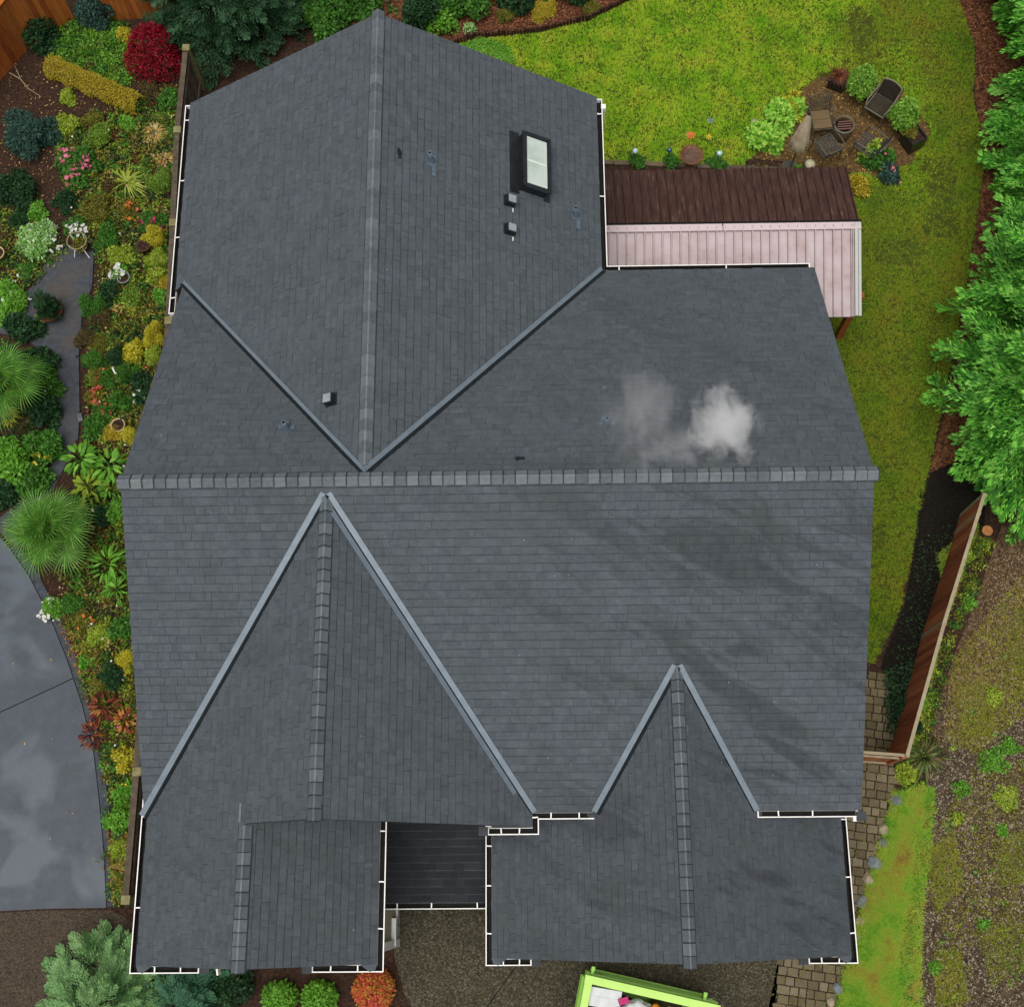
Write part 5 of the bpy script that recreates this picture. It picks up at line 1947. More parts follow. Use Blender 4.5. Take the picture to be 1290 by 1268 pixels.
litter('ground_cover', [(1160, 680), (1210, 650), (1190, 760), (1150, 830), (1120, 830)], 700, .05, V_DEEP, 'sparse dark growth in the shady bed', 'ground cover', zr=.08)
pebbles('gravel', [(1262, 740), (1225, 830), (1195, 900), (1172, 960), (1165, 1060), (1150, 1130), (1142, 1200), (1146, 1330), (1320, 1330), (1320, 700)], 20000, .03,
        mat('pebble_mix', ['2d251b', '4a3f31', '655947', '9a8f7e', '57452c'], island=.9, scale=3), 'loose grey-brown gravel of the yard on the right')
litter('moss', [(1200, 830), (1290, 720), (1320, 760), (1290, 900), (1230, 950), (1190, 930)], 9000, .05, lf('moss_yellow', '5a5a17', '7d7a22', '9c9232', island=.6), 'yellow-green moss over the upper gravel', 'moss', zr=.012)
litter('moss', [(1150, 1090), (1230, 960), (1320, 960), (1320, 1150), (1200, 1200)], 5000, .045, MATS['moss_yellow'], 'thin moss scattered over the lower gravel', 'moss', zr=.012)
litter('gravel_twigs', [(1240, 740), (1180, 930), (1150, 1130), (1146, 1330), (1320, 1330), (1320, 700)], 1500, .05, MATS['litter_grit'], 'dry twigs and seeds over the gravel', 'twigs', tmpl='need')


def weed(px, py, rp, m_, label, h=.12):
    return shrub('weed', label, 'weed', px, py, rp, m_, .06, h, .8, lumps=12, stem=False, group='weeds growing through the gravel')


for px, py, rp, lb in ((1250, 958, 20, 'largest bright weed patch on the gravel'), (1272, 940, 14, 'bright weed at the right edge above the largest gravel patch'), (1268, 1004, 17, 'bright weed patch below the largest one on the gravel'),
                       (1262, 1046, 9, 'narrow weed tuft under the two bright gravel patches'), (1212, 992, 12, 'pale weed in gravel right of the strappy red plant'), (1206, 1030, 8, 'small weed in gravel left of the narrow tuft'),
                       (1252, 876, 12, 'yellowish weed in the upper mossy gravel'), (1240, 1164, 8, 'small weed alone in the lower gravel'), (1178, 1218, 9, 'small weed on the lower gravel beside the bright verge'),
                       (1218, 700, 12, 'green weed beside the stump behind the fence end'), (1222, 760, 10, 'green weed at the fence foot below the stump')):
    weed(px, py, rp, V_BR if rnd.random() < .7 else V_LIME, lb)

# ---- tall conifers on the right
n_hedge = [(1330, 20, 7.2, 2.1, 'topmost tall green conifer at the right edge beyond the lawn corner'), (1345, 140, 8.0, 2.3, 'second tall green conifer from the top right corner'),
           (1348, 272, 8.2, 2.5, 'tall green conifer third down the right edge, level with the patio cover'), (1324, 420, 8.4, 2.7, 'tall green conifer fourth down the right edge, level with the cedar post'),
           (1306, 552, 7.6, 2.8, 'lowest and broadest green conifer on the right, reaching over the long fence')]
for px, py, h, rad, lb in n_hedge:
    conifer('conifer', lb, px, py, 0, h, rad, V_CONR, 470, 1.35, 'tall conifers along the right boundary', lambda t: (1 - t) ** .6 * (.8 + .2 * min(1, t * 4)), (-.35, .32), wid=.38, tips=V_CONRT, fine=.78)

# ---- top: dark tree, laurels, mounds
conifer('conifer', 'dark blue-green conifer behind the left gable end', 282, 30, 0, 4.2, 1.75, V_COND, 420, .75, None, lambda t: (1 - t * .9) ** .6, (-.1, .5), wid=.55)
conifer('conifer', 'second dark conifer touching the roof ridge end from behind', 352, -6, 0, 3.6, 1.6, V_COND, 320, .7, None, lambda t: (1 - t * .9) ** .6, (-.1, .5), wid=.55)
for px, py, rp, m_, lf_, lb in ((400, 10, 40, V_MID, .10, 'dark laurel left of the roof ridge end'), (440, -6, 34, V_MID, .10, 'mid green laurel right behind the roof ridge end'), (525, 12, 36, V_DK, .10, 'dark laurel right of the roof ridge end'),
                                (585, -8, 40, V_MID, .10, 'laurel at the top edge above the clover patch'), (650, -22, 36, V_DK, .10, 'dark laurel at the top edge above the mossy mounds'), (720, -30, 36, V_DK, .1, 'dark laurel at the top edge right of the mounds')):
    shrub('laurel', lb, 'shrub', px, py, rp, m_, lf_, 1.3, .9, group='laurels along the top edge')
shrub('shrub', 'bright leafy shrub in front of the laurels beside the gable', 'shrub', 552, 26, 20, V_BR, .1, .7, .7)
for px, py, rp, lb in ((640, 17, 17, 'left mossy yellow-green mound in the bark bed'), (690, 12, 22, 'largest mossy yellow-green mound in the bark bed'), (744, 6, 17, 'right mossy mound at the top of the bark bed')):
    shrub('mound_plant', lb, 'plant', px, py, rp, V_OLIVE if rp < 20 else V_GOLD, .04, .3, 1.1, lumps=5, stem=False, group='mossy mounds in the bark bed')
shrub('shrub', 'small pale shrub at the log edging right of the clover', 'plant', 592, 34, 9, V_VAR, .06, .3, .8)

# ---- top left garden
shrub('shrub', 'dark shrub with lighter tips against the orange corner fence', 'shrub', 46, 40, 28, V_DK, .09, .8, .8)
shrub('shrub', 'grey-green shrub at the top edge left of the red maple', 'shrub', 118, 8, 25, V_BLUE, .07, 1.2, .9)
shrub('shrub', 'yellow-leaved shrub squeezed between fence and red maple', 'shrub', 158, 42, 11, V_YEL, .05, .5, .9)
o = shrub('maple', 'rounded crimson maple with fine leaves beside the dark conifer', 'tree', 192, 62, 45, V_RED, .06, 1.35, 1.6, lumps=16, up=.15, tight=True)
a1, a2 = at(62, 82, .25), at(176, 132, .25)
root = empty('hedge', ((a1.x + a2.x) / 2, (a1.y + a2.y) / 2, 0), 'low clipped golden hedge running diagonally below the red maple', 'hedge')
d_ = a2 - a1
nb = 10000
tpar = rng.uniform(0, 1, nb)
az = rng.uniform(-.1, math.pi + .1, nb)
wv = .25 * (1 + .12 * np.sin(tpar * 30))
dx, dy = d_.x / d_.length, d_.y / d_.length
off = np.cos(az) * wv * rng.uniform(.85, 1.05, nb)
zz = .08 + np.abs(np.sin(az)) ** .6 * .42 * rng.uniform(.85, 1.05, nb)
ppos = np.stack([(tpar - .5) * d_.x - dy * off, (tpar - .5) * d_.y + dx * off, zz], 1)
un = np.stack([-dy * np.cos(az), dx * np.cos(az), np.abs(np.sin(az))], 1)
V, Fc = leaves(ppos, un, .05, NEED_V, NEED_F, up=.5)
obj_np('foliage', V, Fc, V_GOLD, root)
bb = MB()
for k in range(9):
    q = d_ * ((k + .5) / 9 - .5)
    bb.tube([(q.x, q.y, 0), (q.x, q.y, .36)], .015, 5)
bb.build('stem', M_STEM, root)
bt = MB()
A = at(15, 92, .05)
bt.tube([at(12, 92, .05), at(26, 100, .06), at(36, 112, .05), at(52, 122, .05)], [.02, .018, .014, .008], 6)
bt.tube([at(26, 100, .06), at(21, 88, .12), at(18, 82, .15)], [.014, .01, .006], 5)
tag(bt.build('fallen_branch', mat('bare_branch', ['7a6a52', '98866a'], island=0, scale=9)), 'pale bare branch lying on the soil at the upper left', 'branch')
SH = [
    # px, py, r, mat, leaf, h, tmpl, flower, label
    (84, 121, 12, V_LIME, .05, .25, 'leaf', None, 'small yellow-green plant just below the golden hedge'),
    (214, 122, 14, V_MID, .09, .5, 'leaf', None, 'green shrub against the dark fence level with the roof corner'),
    (190, 112, 14, V_BRN, .05, .3, 'leaf', None, 'brownish low shrub under the lower side of the red maple'),
    (28, 172, 37, V_BLUE, .10, .9, 'need', None, 'large blue-green shrub at the left edge'),
    (10, 238, 30, V_DK, .08, .7, 'leaf', None, 'dark green bush at the left edge below the blue-green one'),
    (86, 158, 13, V_LIME, .06, .4, 'leaf', None, 'lime plant forming the left side of a ring around bare soil'),
    (116, 150, 13, V_OLIVE, .05, .35, 'leaf', None, 'olive plant closing the top of the plant ring'),
    (124, 172, 16, V_FEATH, .06, .45, 'leaf', None, 'green plant at the right of the ring around bare soil'),
    (160, 154, 11, V_BR, .07, .35, 'leaf', None, 'small bright green plant left of the straw-coloured grass'),
    (96, 206, 26, V_MID, .08, .55, 'leaf', (F_P, 46, .085), 'bush with pink and white blossoms above the path'),
    (208, 228, 20, V_FEATH, .05, .5, 'need', None, 'feathery green plant against the fence below the straw grasses'),
    (163, 264, 14, V_OLIVE, .06, .35, 'leaf', (F_O, 22, .07), 'clump of orange flowers below the spidery plant'),
    (190, 278, 16, V_MID, .07, .4, 'leaf', (F_HP, 18, .08), 'plant with bright pink flowers near the fence'),
    (46, 266, 13, V_BR, .06, .3, 'leaf', None, 'small vivid green clump in the dark soil above the path'),
    (25, 276, 11, V_DK, .06, .3, 'leaf', None, 'small dark clump left of the vivid green one'),
    (48, 300, 27, V_VAR, .07, .4, 'leaf', (F_W, 22, .06), 'broad white-speckled bush just above the path end'),
    (94, 284, 13, V_MID, .06, .4, 'leaf', (F_W, 26, .08), 'white flowering plant above the wire stand'),
    (124, 262, 20, V_OLIVE, .06, .4, 'leaf', None, 'olive bush left of the orange flowers'),
    (82, 252, 14, V_DK, .06, .35, 'leaf', None, 'dark leafy bush below the pink-white blossoms'),
    (140, 232, 12, V_BRN, .05, .3, 'leaf', None, 'brown tufted plant left of the spidery plant'),
    (136, 300, 17, V_MID, .06, .4, 'leaf', None, 'green bush right of the wire stand'),
    (152, 322, 14, V_LIME, .06, .4, 'leaf', None, 'lime leaved bush below the green one by the wire stand'),
    (192, 300, 13, V_YEL, .045, .7, 'need', None, 'golden upright conifer near the fence, upper of a pair'),
    (197, 324, 13, V_LIME, .045, .6, 'need', None, 'yellow-green upright conifer, lower of the pair by the fence'),
    (36, 340, 15, V_MID, .05, .2, 'leaf', None, 'low mossy green clump beside the path widening'),
    (152, 346, 11, V_BR, .06, .35, 'leaf', (F_W, 20, .09), 'plant with big white flowers near the path right side'),
    (136, 366, 15, V_DK, .06, .4, 'leaf', None, 'dark round bush right of the path, above the dwarf conifer'),
    (168, 372, 13, V_FEATH, .06, .35, 'leaf', None, 'green potted-looking bush beside the dark soil patch'),
    (196, 346, 11, V_LIME, .06, .3, 'leaf', (F_HP, 3, .08), 'lime plant with a single pink bloom by the fence'),
    (203, 372, 11, V_BR, .07, .3, 'leaf', None, 'bright green plant by the fence under the gutter end'),
    (206, 356, 8, V_GOLD, .05, .25, 'leaf', None, 'small golden tuft close to the gutter end'),
    (114, 386, 16, V_MID, .05, .6, 'need', None, 'dwarf green conifer leaning at the path edge'),
    (128, 402, 14, V_BRN, .05, .4, 'need', None, 'brown-green dwarf conifer below the leaning one'),
    (108, 426, 15, V_BRN, .05, .35, 'need', None, 'brownish heather at the path edge'),
    (126, 430, 13, V_OLIVE, .05, .3, 'need', None, 'olive heather right of the brownish one'),
    (116, 452, 16, V_MID, .05, .35, 'need', None, 'green heather below the brownish one at the path edge'),
    (122, 474, 13, V_OLIVE, .05, .3, 'need', None, 'olive tuft under the green heather'),
    (193, 418, 14, V_YEL, .045, .9, 'need', None, 'bright golden column conifer close under the roof rake'),
    (194, 448, 12, V_LIME, .045, .7, 'need', None, 'yellow-green conifer under the golden column conifer'),
    (169, 441, 15, V_YEL, .075, .45, 'leaf', None, 'brilliant yellow-leaved bush left of the golden column conifer'),
    (146, 446, 12, V_DK, .045, .6, 'need', None, 'dark green cone left of the brilliant yellow bush'),
    (162, 470, 13, V_MID, .05, .6, 'need', None, 'mid green cone below the brilliant yellow bush'),
    (134, 478, 11, V_MID, .06, .3, 'leaf', (F_S, 5, .06), 'green plant with few red blooms by the heathers'),
    (176, 478, 13, V_DK, .08, .4, 'leaf', None, 'dark leaved bush under the roof rake'),
    (118, 498, 12, V_OLIVE, .06, .3, 'leaf', (F_S, 12, .085), 'olive plant with salmon flowers at the path, upper'),
    (132, 516, 13, V_MID, .07, .35, 'leaf', (F_S, 12, .085), 'green plant with salmon flowers, lower and further from the path'),
    (150, 504, 14, V_MID, .08, .4, 'leaf', None, 'leafy bush right of the salmon flowers'),
    (176, 500, 12, V_DK, .07, .4, 'leaf', (F_W, 8, .06), 'dark bush with white blooms against the roof rake'),
    (144, 546, 14, V_GOLD, .05, .3, 'leaf', None, 'golden tufted plant above the big tropical leaves'),
    (165, 546, 10, V_YEL, .04, .6, 'need', None, 'slim golden conifer against the roof rake above the tropical leaves'),
    (120, 540, 14, V_MID, .07, .35, 'leaf', None, 'mid green plant left of the golden tuft'),
    # left of path
    (14, 374, 27, V_BR, .085, .45, 'leaf', (F_W, 18, .06), 'light green bush with tiny white flowers left of the potted conifer'),
    (26, 416, 20, V_DK, .1, .6, 'leaf', None, 'dark glossy bush below the path widening'),
    (46, 452, 18, V_DK, .1, .6, 'leaf', None, 'dark glossy bush along the path, above the left palm'),
    (56, 484, 19, V_MID, .1, .6, 'leaf', (F_W, 5, .07), 'mid green glossy bush along the path beside the left palm'),
    (54, 520, 20, V_DK, .1, .6, 'leaf', None, 'dark glossy bush along the path below the left palm'),
    (14, 578, 30, V_BR, .1, .7, 'leaf', None, 'bright green bush at the left edge below the left palm'),
    (54, 566, 23, V_MID, .1, .6, 'leaf', (F_Y, 9, .1), 'mid green bush with yellow blooms beside the path bend'),
    (38, 602, 22, V_MID, .1, .6, 'leaf', None, 'mid green bush where the path bends to the driveway'),
    (8, 622, 18, V_DK, .08, .5, 'leaf', None, 'dark bush at the left edge above the driveway corner'),
    # below tropical leaves
    (148, 640, 16, V_BR, .08, .5, 'leaf', None, 'bright bush against the roof right of the full palm'),
    (128, 650, 15, V_DK, .07, .4, 'leaf', (F_W, 4, .06), 'dark bush between the full palm and the roof'),
    (66, 764, 15, V_BR, .06, .35, 'leaf', (F_W, 40, .06), 'round ball of white flowers at the driveway kerb'),
    (88, 756, 15, V_MID, .06, .35, 'leaf', None, 'green bush right of the white flower ball'),
    (104, 782, 14, V_OLIVE, .06, .3, 'leaf', (F_O, 5, .06), 'olive plant with few orange blooms below the white flower ball'),
    (126, 800, 15, V_LIME, .06, .35, 'leaf', None, 'lime bush in the middle of the narrow bed'),
    (150, 788, 17, V_MID, .08, .45, 'leaf', None, 'mid green bush close to the roof below the tropical clump'),
    (157, 832, 14, V_YEL, .04, .35, 'leaf', None, 'yellow mossy shrub close to the roof above the red foliage'),
    (140, 852, 18, V_DK, .07, .4, 'leaf', None, 'dark bush just above the red-brown foliage'),
    (106, 834, 9, V_BR, .06, .2, 'leaf', None, 'small mint-green plant at the kerb above the joint'),
    (122, 862, 11, V_OLIVE, .05, .25, 'leaf', None, 'olive tuft at the kerb above the red-brown foliage'),
    (156, 955, 14, V_YEL, .06, .4, 'leaf', None, 'yellow shrub below the red-brown foliage'),
    (152, 1000, 17, V_BR, .08, .3, 'leaf', None, 'upper clump of bright ivy by the west fence'),
    (148, 1030, 17, V_BR, .08, .3, 'leaf', None, 'lower clump of bright ivy by the west fence'),
    (150, 1068, 12, V_LIME, .05, .2, 'leaf', None, 'lime tuft in the strip below the ivy'),
    (154, 1112, 10, V_OLIVE, .05, .2, 'leaf', None, 'olive tuft at the lower end of the strip by the fence post'),
    # front
    (292, 1246, 30, V_DEEP, .09, .9, 'leaf', None, 'dark evergreen bush at the bottom under the ridge end'),
    (352, 1258, 26, V_BR, .075, .7, 'leaf', None, 'left clipped bright green box bush at the bottom edge'),
    (402, 1258, 27, V_BR, .075, .7, 'leaf', None, 'right clipped bright green box bush at the bottom edge'),
    # patio
    (1150, 915, 14, V_DEEP, .07, .3, 'leaf', None, 'dark ivy clump inside the fence corner'),
    (1134, 885, 14, V_DEEP, .07, .3, 'leaf', None, 'dark ivy clump above the fence corner'),
    (1140, 975, 13, V_LIME, .07, .35, 'leaf', None, 'lime leafy plant outside the fence corner'),
    (966, 170, 27, V_HYD, .13, .55, 'leaf', None, 'bright green large-leaved plant left of the parasol'),
    (988, 145, 25, V_HYD, .12, .5, 'leaf', None, 'large-leaved plant between the parasol and the lawn'),
    (1002, 132, 17, V_YEL, .1, .45, 'leaf', (F_P, 5, .05), 'yellow-leaved plant behind the parasol'),
    (1108, 200, 19, V_MID, .11, .55, 'leaf', (F_P, 9, .06), 'leafy clump at the patio edge right of the fire pit'),
    (1122, 216, 17, V_BLUE, .09, .45, 'leaf', (F_P, 9, .06), 'blue-green leafy clump below the leafy one at the patio edge'),
    (1098, 190, 11, V_LIME, .1, .6, 'leaf', None, 'lime tips sticking out above the patio leafy clump'),
    (1084, 232, 15, V_GOLD, .08, .45, 'leaf', None, 'golden plant at the corner of the patio cover roof'),
    (802, 203, 10, V_MID, .06, .35, 'leaf', None, 'green tuft under the left glass globe'),
    (845, 201, 11, V_MID, .06, .4, 'leaf', None, 'green tuft under the dark globe left of the bird bath'),
    (904, 205, 12, V_MID, .06, .35, 'leaf', None, 'green tuft under the right glass globe'),
    (1005, 215, 8, V_BR, .07, .3, 'leaf', None, 'small green plant at the parasol foot'),
]
for px, py, r_, m_, l_, h_, tm, fl, lb in SH:
    small = r_ < 14
    shrub('conifer_shrub' if tm == 'need' else ('flowering_plant' if fl else ('plant' if small else 'bush')), lb, 'plant' if small else 'shrub', px, py, r_ * (1.2 if px < 230 else 1.08), m_, l_, h_, 1.7 if m_ is V_HYD else 1.05, tmpl=tm, flower=fl, stem=not small, tight='box bush' in lb or 'ball of' in lb)

straps('ornamental_grass', 'pale straw-coloured grass fountain against the dark fence', 'grass plant', 194, 166, 25, V_STRAW, 190, .011, .75, .75)
straps('ornamental_grass', 'white dry heart of blades inside the pale straw grass', 'grass plant', 194, 165, 13, V_STRAWW, 90, .009, .9, .5)
straps('ornamental_grass', 'tan arching grass below the pale straw one', 'grass plant', 209, 199, 19, V_STRAW, 130, .011, .8, .9)
straps('spider_plant', 'yellow-green spidery plant with long arching straps', 'plant', 158, 226, 30, V_SPID, 46, .019, .55, .75, zb=.1)
straps('phormium', 'strappy red and green plant beyond the fence corner', 'plant', 1166, 952, 38, V_PHOR, 110, .024, .85, .8)
straps('ornamental_grass', 'reddish grass in the black planter at the patio head', 'grass plant', 1058, 93, 17, V_RUST, 120, .010, .8, .7, zb=.3)
straps('spiky_plant', 'dark spiky plant at the left edge beside the palm', 'plant', 34, 536, 18, V_BRN, 40, .022, .6, .6)
straps('spiky_plant', 'orange-yellow spiky plant at the left edge', 'plant', 12, 524, 16, V_GOLD, 50, .018, .8, .6)
rosette('hosta', 'big-leaved bright hosta where the path meets the roof corner', 'plant', 104, 580, 27, V_BR, 46, .6, .55, size=.55)
rosette('hosta', 'big-leaved bright hosta close under the main ridge end', 'plant', 140, 588, 25, V_BR, 42, .55, .6, size=.6)
rosette('hosta', 'lower bright hosta right above the full palm', 'plant', 112, 614, 24, V_LIME, 40, .55, .5, size=.55)
rosette('hosta', 'bright hosta tight against the roof edge below the ridge end', 'plant', 140, 616, 18, V_BR, 36, .5, .5, size=.55)
rosette('ginger_plant', 'tall pointed bright leaves against the roof below the full palm', 'plant', 140, 712, 29, V_BR, 60, .38, .8, size=.55)
rosette('ginger_plant', 'pointed bright leaves lower against the roof, beside the bed corner', 'plant', 150, 744, 20, V_BR, 44, .38, .6, size=.6)
rosette('coleus', 'red-brown foliage plant overlapping the kerb, upper', 'plant', 130, 890, 25, V_COLEUS, 60, .5, .4, size=.42)
rosette('coleus', 'red-brown foliage plant overlapping the kerb, lower', 'plant', 118, 926, 23, V_COLEUS, 60, .5, .4, size=.42)
rosette('coleus', 'orange-tinged foliage plant against the west fence', 'plant', 158, 908, 19, lf('coleus_orange', '7a2a18', 'b0662e', 'c48f4a', '5c2418', island=.8), 50, .55, .4, size=.45)
shrub('heath_bush', 'coral and orange autumn bush at the bottom beside the drive', 'shrub', 470, 1246, 36, V_CORAL, .055, .8, 1.6, lumps=13, tight=True)

fan_palm('palm', 'full fan palm overlapping the driveway corner', 62, 668, V_PALM, 1.5, 20, .62)
fan_palm('palm', 'fan palm cut by the left edge of the photo', 2, 482, V_PALM, 1.4, 18, .60)

conifer('conifer', 'pale green feathery conifer at the bottom left', 150, 1262, 0, 2.1, 1.55, V_CONP, 420, .56, None, lambda t: (1 - t * .92) ** .55, (-.05, .5), wid=.5)
conifer('conifer', 'blue-green conifer between the pale one and the dark bush', 238, 1262, 0, 1.5, .95, V_CONB, 260, .5, None, lambda t: (1 - t * .92) ** .55, (-.05, .5), wid=.5)
conifer('conifer', 'small pale conifer tucked under the roof corner at the bottom left', 186, 1212, 0, 1.2, .62, V_CONP, 150, .42, None, lambda t: (1 - t * .92) ** .55, (-.05, .5), wid=.5)


# ---- pots and stands
def pot(px, py, rp, h, m_, label, name='plant_pot', sq=False, soil=True):
    c = at(px, py, h * .5)
    r_ = rp / pm(py)
    t = empty(name, (c.x, c.y, 0), label, 'pot', None, .5)
    if sq:
        b = MB()
        for dx, dy, sx, sy in ((0, r_ * .93, r_ * 2, r_ * .14), (0, -r_ * .93, r_ * 2, r_ * .14), (r_ * .93, 0, r_ * .14, r_ * 1.72), (-r_ * .93, 0, r_ * .14, r_ * 1.72)):
            b.box((dx, dy, h / 2), (sx, sy, h))
        b.build('body', m_, t)
        MB().box((0, 0, h * .42), (r_ * 1.72, r_ * 1.72, h * .8)).build('soil', G_SOIL, t)
    else:
        MB().lathe([(0, 0), (r_ * .72, 0), (r_ * .95, h * .85), (r_ * 1.03, h * .87), (r_ * 1.03, h), (r_ * .9, h), (r_ * .86, h * .88), (0, h * .86)], seg=26).build('body', m_, t, True)
        MB().lathe([(0, h * .885), (r_ * .87, h * .885)], seg=22).build('soil', G_SOIL, t)
    return t


pot(1089, 112, 12, .5, M_POTK, 'black pot under the clipped ball nearer the lawn')
shrub('clipped_ball', 'clipped round bush in a black pot nearer the lawn', 'shrub', 1088, 100, 21, V_BALL, .065, .8, 1.5, lumps=16, zb=.45, stem=False, tight=True)
pot(1142, 153, 12, .5, M_POTK, 'black pot under the clipped ball behind the pale-edged chair')
shrub('clipped_ball', 'clipped round bush behind the pale-edged chair', 'shrub', 1141, 141, 21, V_BALL, .065, .8, 1.5, lumps=16, zb=.45, stem=False, tight=True)
pot(1150, 176, 11, .45, M_POTK, 'square black planter at the right side of the patio', 'planter', True)
shrub('plant', 'drooping yellowish plant in the square black planter', 'plant', 1147, 163, 11, V_OLIVE, .06, .3, .8, zb=.42, stem=False)
b = MB()
c = at(1054, 105, .2)
t = empty('planter', (c.x, c.y, 0), 'long black trough planter at the head of the patio', 'planter', None, R(-25))
MB().box((0, 0, .16), (.42, .2, .32)).build('body', M_POTK, t)
MB().box((0, 0, .325), (.38, .16, .012)).build('soil', G_SOIL, t)
# potted conifer on the path
c = at(64, 392, .1)
t = empty('tub', (c.x, c.y, 0), 'wide brown tub on the path holding a dark conifer', 'pot')
MB().lathe([(0, 0), (.22, 0), (.31, .16), (.33, .16), (.33, .2), (.29, .2), (.27, .12), (0, .12)], seg=28).build('body', mat('tub_rust', ['4a2a1c', '63392a'], island=0, scale=7), t, True)
MB().lathe([(0, .155), (.285, .155)], seg=22).build('soil', G_BARK, t)
conifer('conifer_shrub', 'dark green cone-shaped conifer in the brown tub on the path', 64, 394, .15, .95, .34, V_DK, 130, .26, None, lambda t: (1 - t) ** .8, (.1, .9), 'shrub', .03)
straps('spiky_plant', 'pale variegated tuft at the foot of the tub conifer', 'plant', 49, 402, 10, V_SPID, 50, .012, .7, .7)
# wire stand
c = at(100, 308, .3)
t = empty('wire_stand', (c.x, c.y, 0), 'round wire plant stand with white legs at the path end', 'plant stand')
M_WIRE = mat('wire_tan', ['8a7a52', 'a3946a'], island=0)
MB().tube([(.24 * math.cos(a), .24 * math.sin(a), .5) for a in np.linspace(0, 2 * math.pi, 25)], .012, 6).build('ring', M_WIRE, t)
MB().tube([(.17 * math.cos(a), .17 * math.sin(a), .25) for a in np.linspace(0, 2 * math.pi, 25)], .01, 6).build('ring', M_WIRE, t)
for a in (.9, 2.4, 3.9, 5.4):
    MB().tube([(.23 * math.cos(a), .23 * math.sin(a), .5), (.17 * math.cos(a), .17 * math.sin(a), .25), (.28 * math.cos(a), .28 * math.sin(a), 0)], .014, 6).build('leg', M_TRIM, t)
shrub('plant', 'olive foliage inside the wire stand', 'plant', 100, 306, 11, V_OLIVE, .055, .35, .9, zb=.15, stem=False)
pot(-1, 322, 9, .3, M_POTB, 'beige pot cut by the left edge')
pot(182, 312, 9, .28, M_POT, 'dark brown pot near the golden conifer pair')
pot(157, 352, 8, .25, mat('pot_grey', ['6a6d6e', '85898a'], island=0, scale=5), 'grey pot beside the big white flowers')
pot(150, 537, 9, .22, M_POTB, 'beige pot sunk among plants above the golden tuft')
b = MB()
c = at(147, 466, .06)
b.tube([at(143, 458, .08), at(142, 464, .12), at(145, 470, .12), at(151, 472, .08)], .022, 6)
tag(b.build('hoop', M_TRIM), 'curved white hoop lying between the dark and mid green cones', 'hoop')
tag(MB().box((at(102, 527).x, at(102, 527).y, .04), (.11, .2, .07), .3).box((at(102, 527).x, at(102, 527).y, .08), (.09, .17, .012), .32).build('stone_slab', M_RK), 'grey stone slab at the path edge below the salmon flowers', 'stone')

# ---- lawn ornaments
M_STK = mat('ornament_stake', ['22211f', '38352f'], island=0)


def stake(name, px, py, h, label, mk):
    c = at(px, py, h)
    t = empty(name, (c.x, c.y, 0), label, 'ornament')
    MB().tube([(0, 0, -.02), (0, 0, h)], .008, 5).build('stake', M_STK, t)
    mk(t, h)


def globe(m_):
    return lambda t, h: MB().lathe([(.07 * math.sin(a), h - .07 * math.cos(a) + .06) for a in np.linspace(0, math.pi, 10)], seg=18).build('globe', m_, t, True)


M_GL = mat('globe_glass_pale', ['8fb4c4', 'c4dce6'], island=0, scale=14, rough=.15, spec=.7)
M_GD = mat('globe_glass_dark', ['23384a', '3f5a73'], island=0, scale=14, rough=.15, spec=.7)
stake('glass_globe', 800, 192, .55, 'pale glass globe on a stake, left of the bird bath', globe(M_GL))
stake('glass_globe', 843, 191, .5, 'dark glass globe on a stake beside the bird bath', globe(M_GD))
stake('glass_globe', 906, 195, .5, 'pale glass globe on a stake, right of the bird bath', globe(M_GL))


def petals(m_, n=8, r_=.13):
    def f(t, h):
        for lay in range(2):
            b = MB()
            for k in range(n):
                a = 2 * math.pi * k / n + lay * .3
                rr = r_ * (1 - .35 * lay)
                b.add([(0, 0, h + .02 * lay), (math.cos(a - .3) * rr * .7, math.sin(a - .3) * rr * .7, h + .03 + .03 * lay), (math.cos(a) * rr, math.sin(a) * rr, h + .01 + .05 * lay),
                       (math.cos(a + .3) * rr * .7, math.sin(a + .3) * rr * .7, h + .03 + .03 * lay)], [(0, 1, 2, 3)])
            b.build('petals', m_, t)
    return f


stake('garden_flower', 870, 171, .7, 'orange metal flower ornament on the lawn above the bird bath', petals(F_O))
stake('garden_flower', 895, 152, .9, 'dark and white wind ornament furthest up the lawn', petals(mat('spinner_dark', ['2a2a33', '9a9aa3'], island=.9), 6, .1))
stake('garden_flower', 893, 173, .6, 'pale yellow flower ornament between bird bath and wind ornament', petals(F_Y, 7, .09))
c = at(951, 154, .03)
tag(MB().lathe([(0, 0), (.1, 0), (.11, .03), (.06, .06), (0, .065)], (c.x, c.y, .01), 14).build('stepping_stone', M_RKT, None, True), 'round tan stone on the lawn left of the large-leaved plant', 'stone')
tag(MB().lathe([(0, 0), (.13, .0), (.14, .05), (.08, .11), (0, .13)], (at(1020, 208).x, at(1020, 208).y, .01), 14).build('pale_stone', mat('stone_pale', ['a09a7d', 'bab394'], island=0, scale=5), None, True), 'pale rounded stone between the parasol and the patio cover', 'stone')
b = MB()
A, B = at(752, 206), at(1000, 216)
L_ = (B - A).length
d_ = (B - A).normalized()
for k in range(int(L_ / .42)):
    c = A + d_ * (.21 + k * .42)
    b.box(c + Vector((0, 0, .05)), (.40, .12, .09 + rnd.uniform(-.01, .01)), math.atan2(d_.y, d_.x) + rnd.uniform(-.04, .04))
tag(b.build('kerb_blocks', mat('kerb_blocks_brown', ['3f372c', '574c3c', '665a48'], island=.7, scale=5)), 'row of brown kerb blocks along the patio cover bed', 'kerb')

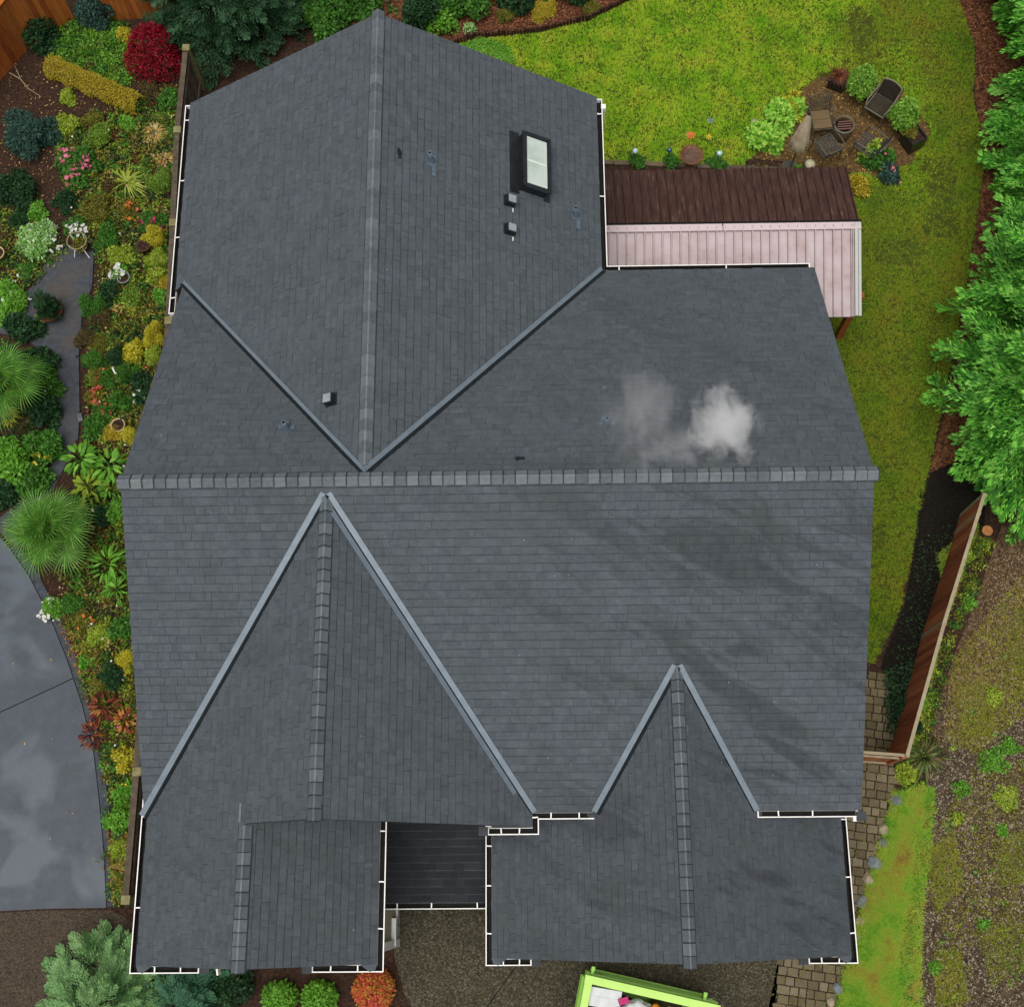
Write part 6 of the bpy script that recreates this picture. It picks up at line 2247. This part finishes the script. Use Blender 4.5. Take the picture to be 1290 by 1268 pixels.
# ---- steam from the roof vents: two soft plumes of real volume
def steam(name, centre, rad, label, dens, seed, col=.9, elong=(1, 1, 1), thr=.36, scale=1.5):
    import bmesh
    bm = bmesh.new()
    bmesh.ops.create_icosphere(bm, subdivisions=3, radius=1)
    me = bpy.data.meshes.new(name)
    bm.to_mesh(me)
    bm.free()
    M = bpy.data.materials.new(name + '_vapour')
    M.use_nodes = True
    T = M.node_tree
    N, L = T.nodes, T.links
    N.remove(N['Principled BSDF'])
    pv = N.new('ShaderNodeVolumePrincipled')
    pv.inputs['Color'].default_value = (col, col, col, 1)
    pv.inputs['Anisotropy'].default_value = .1
    tc = N.new('ShaderNodeTexCoord')
    ln = N.new('ShaderNodeVectorMath')
    ln.operation = 'LENGTH'
    L.new(tc.outputs['Object'], ln.inputs[0])
    fall = N.new('ShaderNodeMapRange')
    fall.inputs[1].default_value, fall.inputs[2].default_value = 1.0, .0
    L.new(ln.outputs['Value'], fall.inputs[0])
    nz = N.new('ShaderNodeTexNoise')
    nz.noise_dimensions = '4D'
    nz.inputs['W'].default_value = seed
    nz.inputs['Scale'].default_value = scale
    nz.inputs['Detail'].default_value = 6
    nz.inputs['Roughness'].default_value = .62
    nz.inputs['Distortion'].default_value = .5
    L.new(tc.outputs['Object'], nz.inputs['Vector'])
    nr_ = N.new('ShaderNodeMapRange')
    nr_.inputs[1].default_value, nr_.inputs[2].default_value = .28, .72
    nr_.inputs[3].default_value, nr_.inputs[4].default_value = -.75, .75
    L.new(nz.outputs['Fac'], nr_.inputs[0])
    ad = N.new('ShaderNodeMath')
    ad.operation = 'ADD'
    L.new(fall.outputs[0], ad.inputs[0])
    L.new(nr_.outputs[0], ad.inputs[1])
    mr = N.new('ShaderNodeMapRange')
    mr.inputs[1].default_value, mr.inputs[2].default_value = thr, thr + .95
    mr.inputs[4].default_value = dens
    L.new(ad.outputs[0], mr.inputs[0])
    # nothing at the very rim
    mm = N.new('ShaderNodeMath')
    mm.operation = 'MULTIPLY'
    rim = N.new('ShaderNodeMapRange')
    rim.inputs[1].default_value, rim.inputs[2].default_value = 0, .25
    L.new(fall.outputs[0], rim.inputs[0])
    L.new(mr.outputs[0], mm.inputs[0])
    L.new(rim.outputs[0], mm.inputs[1])
    L.new(mm.outputs[0], pv.inputs['Density'])
    L.new(pv.outputs[0], N['Material Output'].inputs['Volume'])
    me.materials.append(M)
    o = bpy.data.objects.new(name, me)
    link(o)
    o.location = centre
    o.scale = [rad * e for e in elong]
    return tag(o, label, 'steam')


o_, n_ = PL['mN']
c1 = hit(803, 515, o_, n_) + Vector((0, 0, .85))
c2 = hit(905, 540, o_, n_) + Vector((0, 0, .85))
c1 = hit(805, 535, o_, n_) + Vector((0, 0, .7))
c2 = hit(902, 558, o_, n_) + Vector((0, 0, .7))
c3 = hit(850, 575, o_, n_) + Vector((0, 0, .5))
steam('steam_plume', c1, 1.25, 'thin grey steam drifting over the vent pipe on the main roof', 1.3, 3.3, .97, (.7, 1.25, .5), .34, 1.7)
steam('steam_plume', c2, .88, 'denser white steam puff to the right of the thin one', 7.0, 21.3, .995, (.95, 1.15, .7), .34, 1.9)
steam('steam_plume', c3, .8, 'faint low wisp of steam at the main ridge below the two plumes', 1.5, 11.2, .97, (1.1, .6, .5), .26, 1.8)
litter('driveway_leaves', NB, 60, .05, MATS['litter_tan'], 'stray leaves on the neighbouring driveway', 'leaf litter', z=.018)
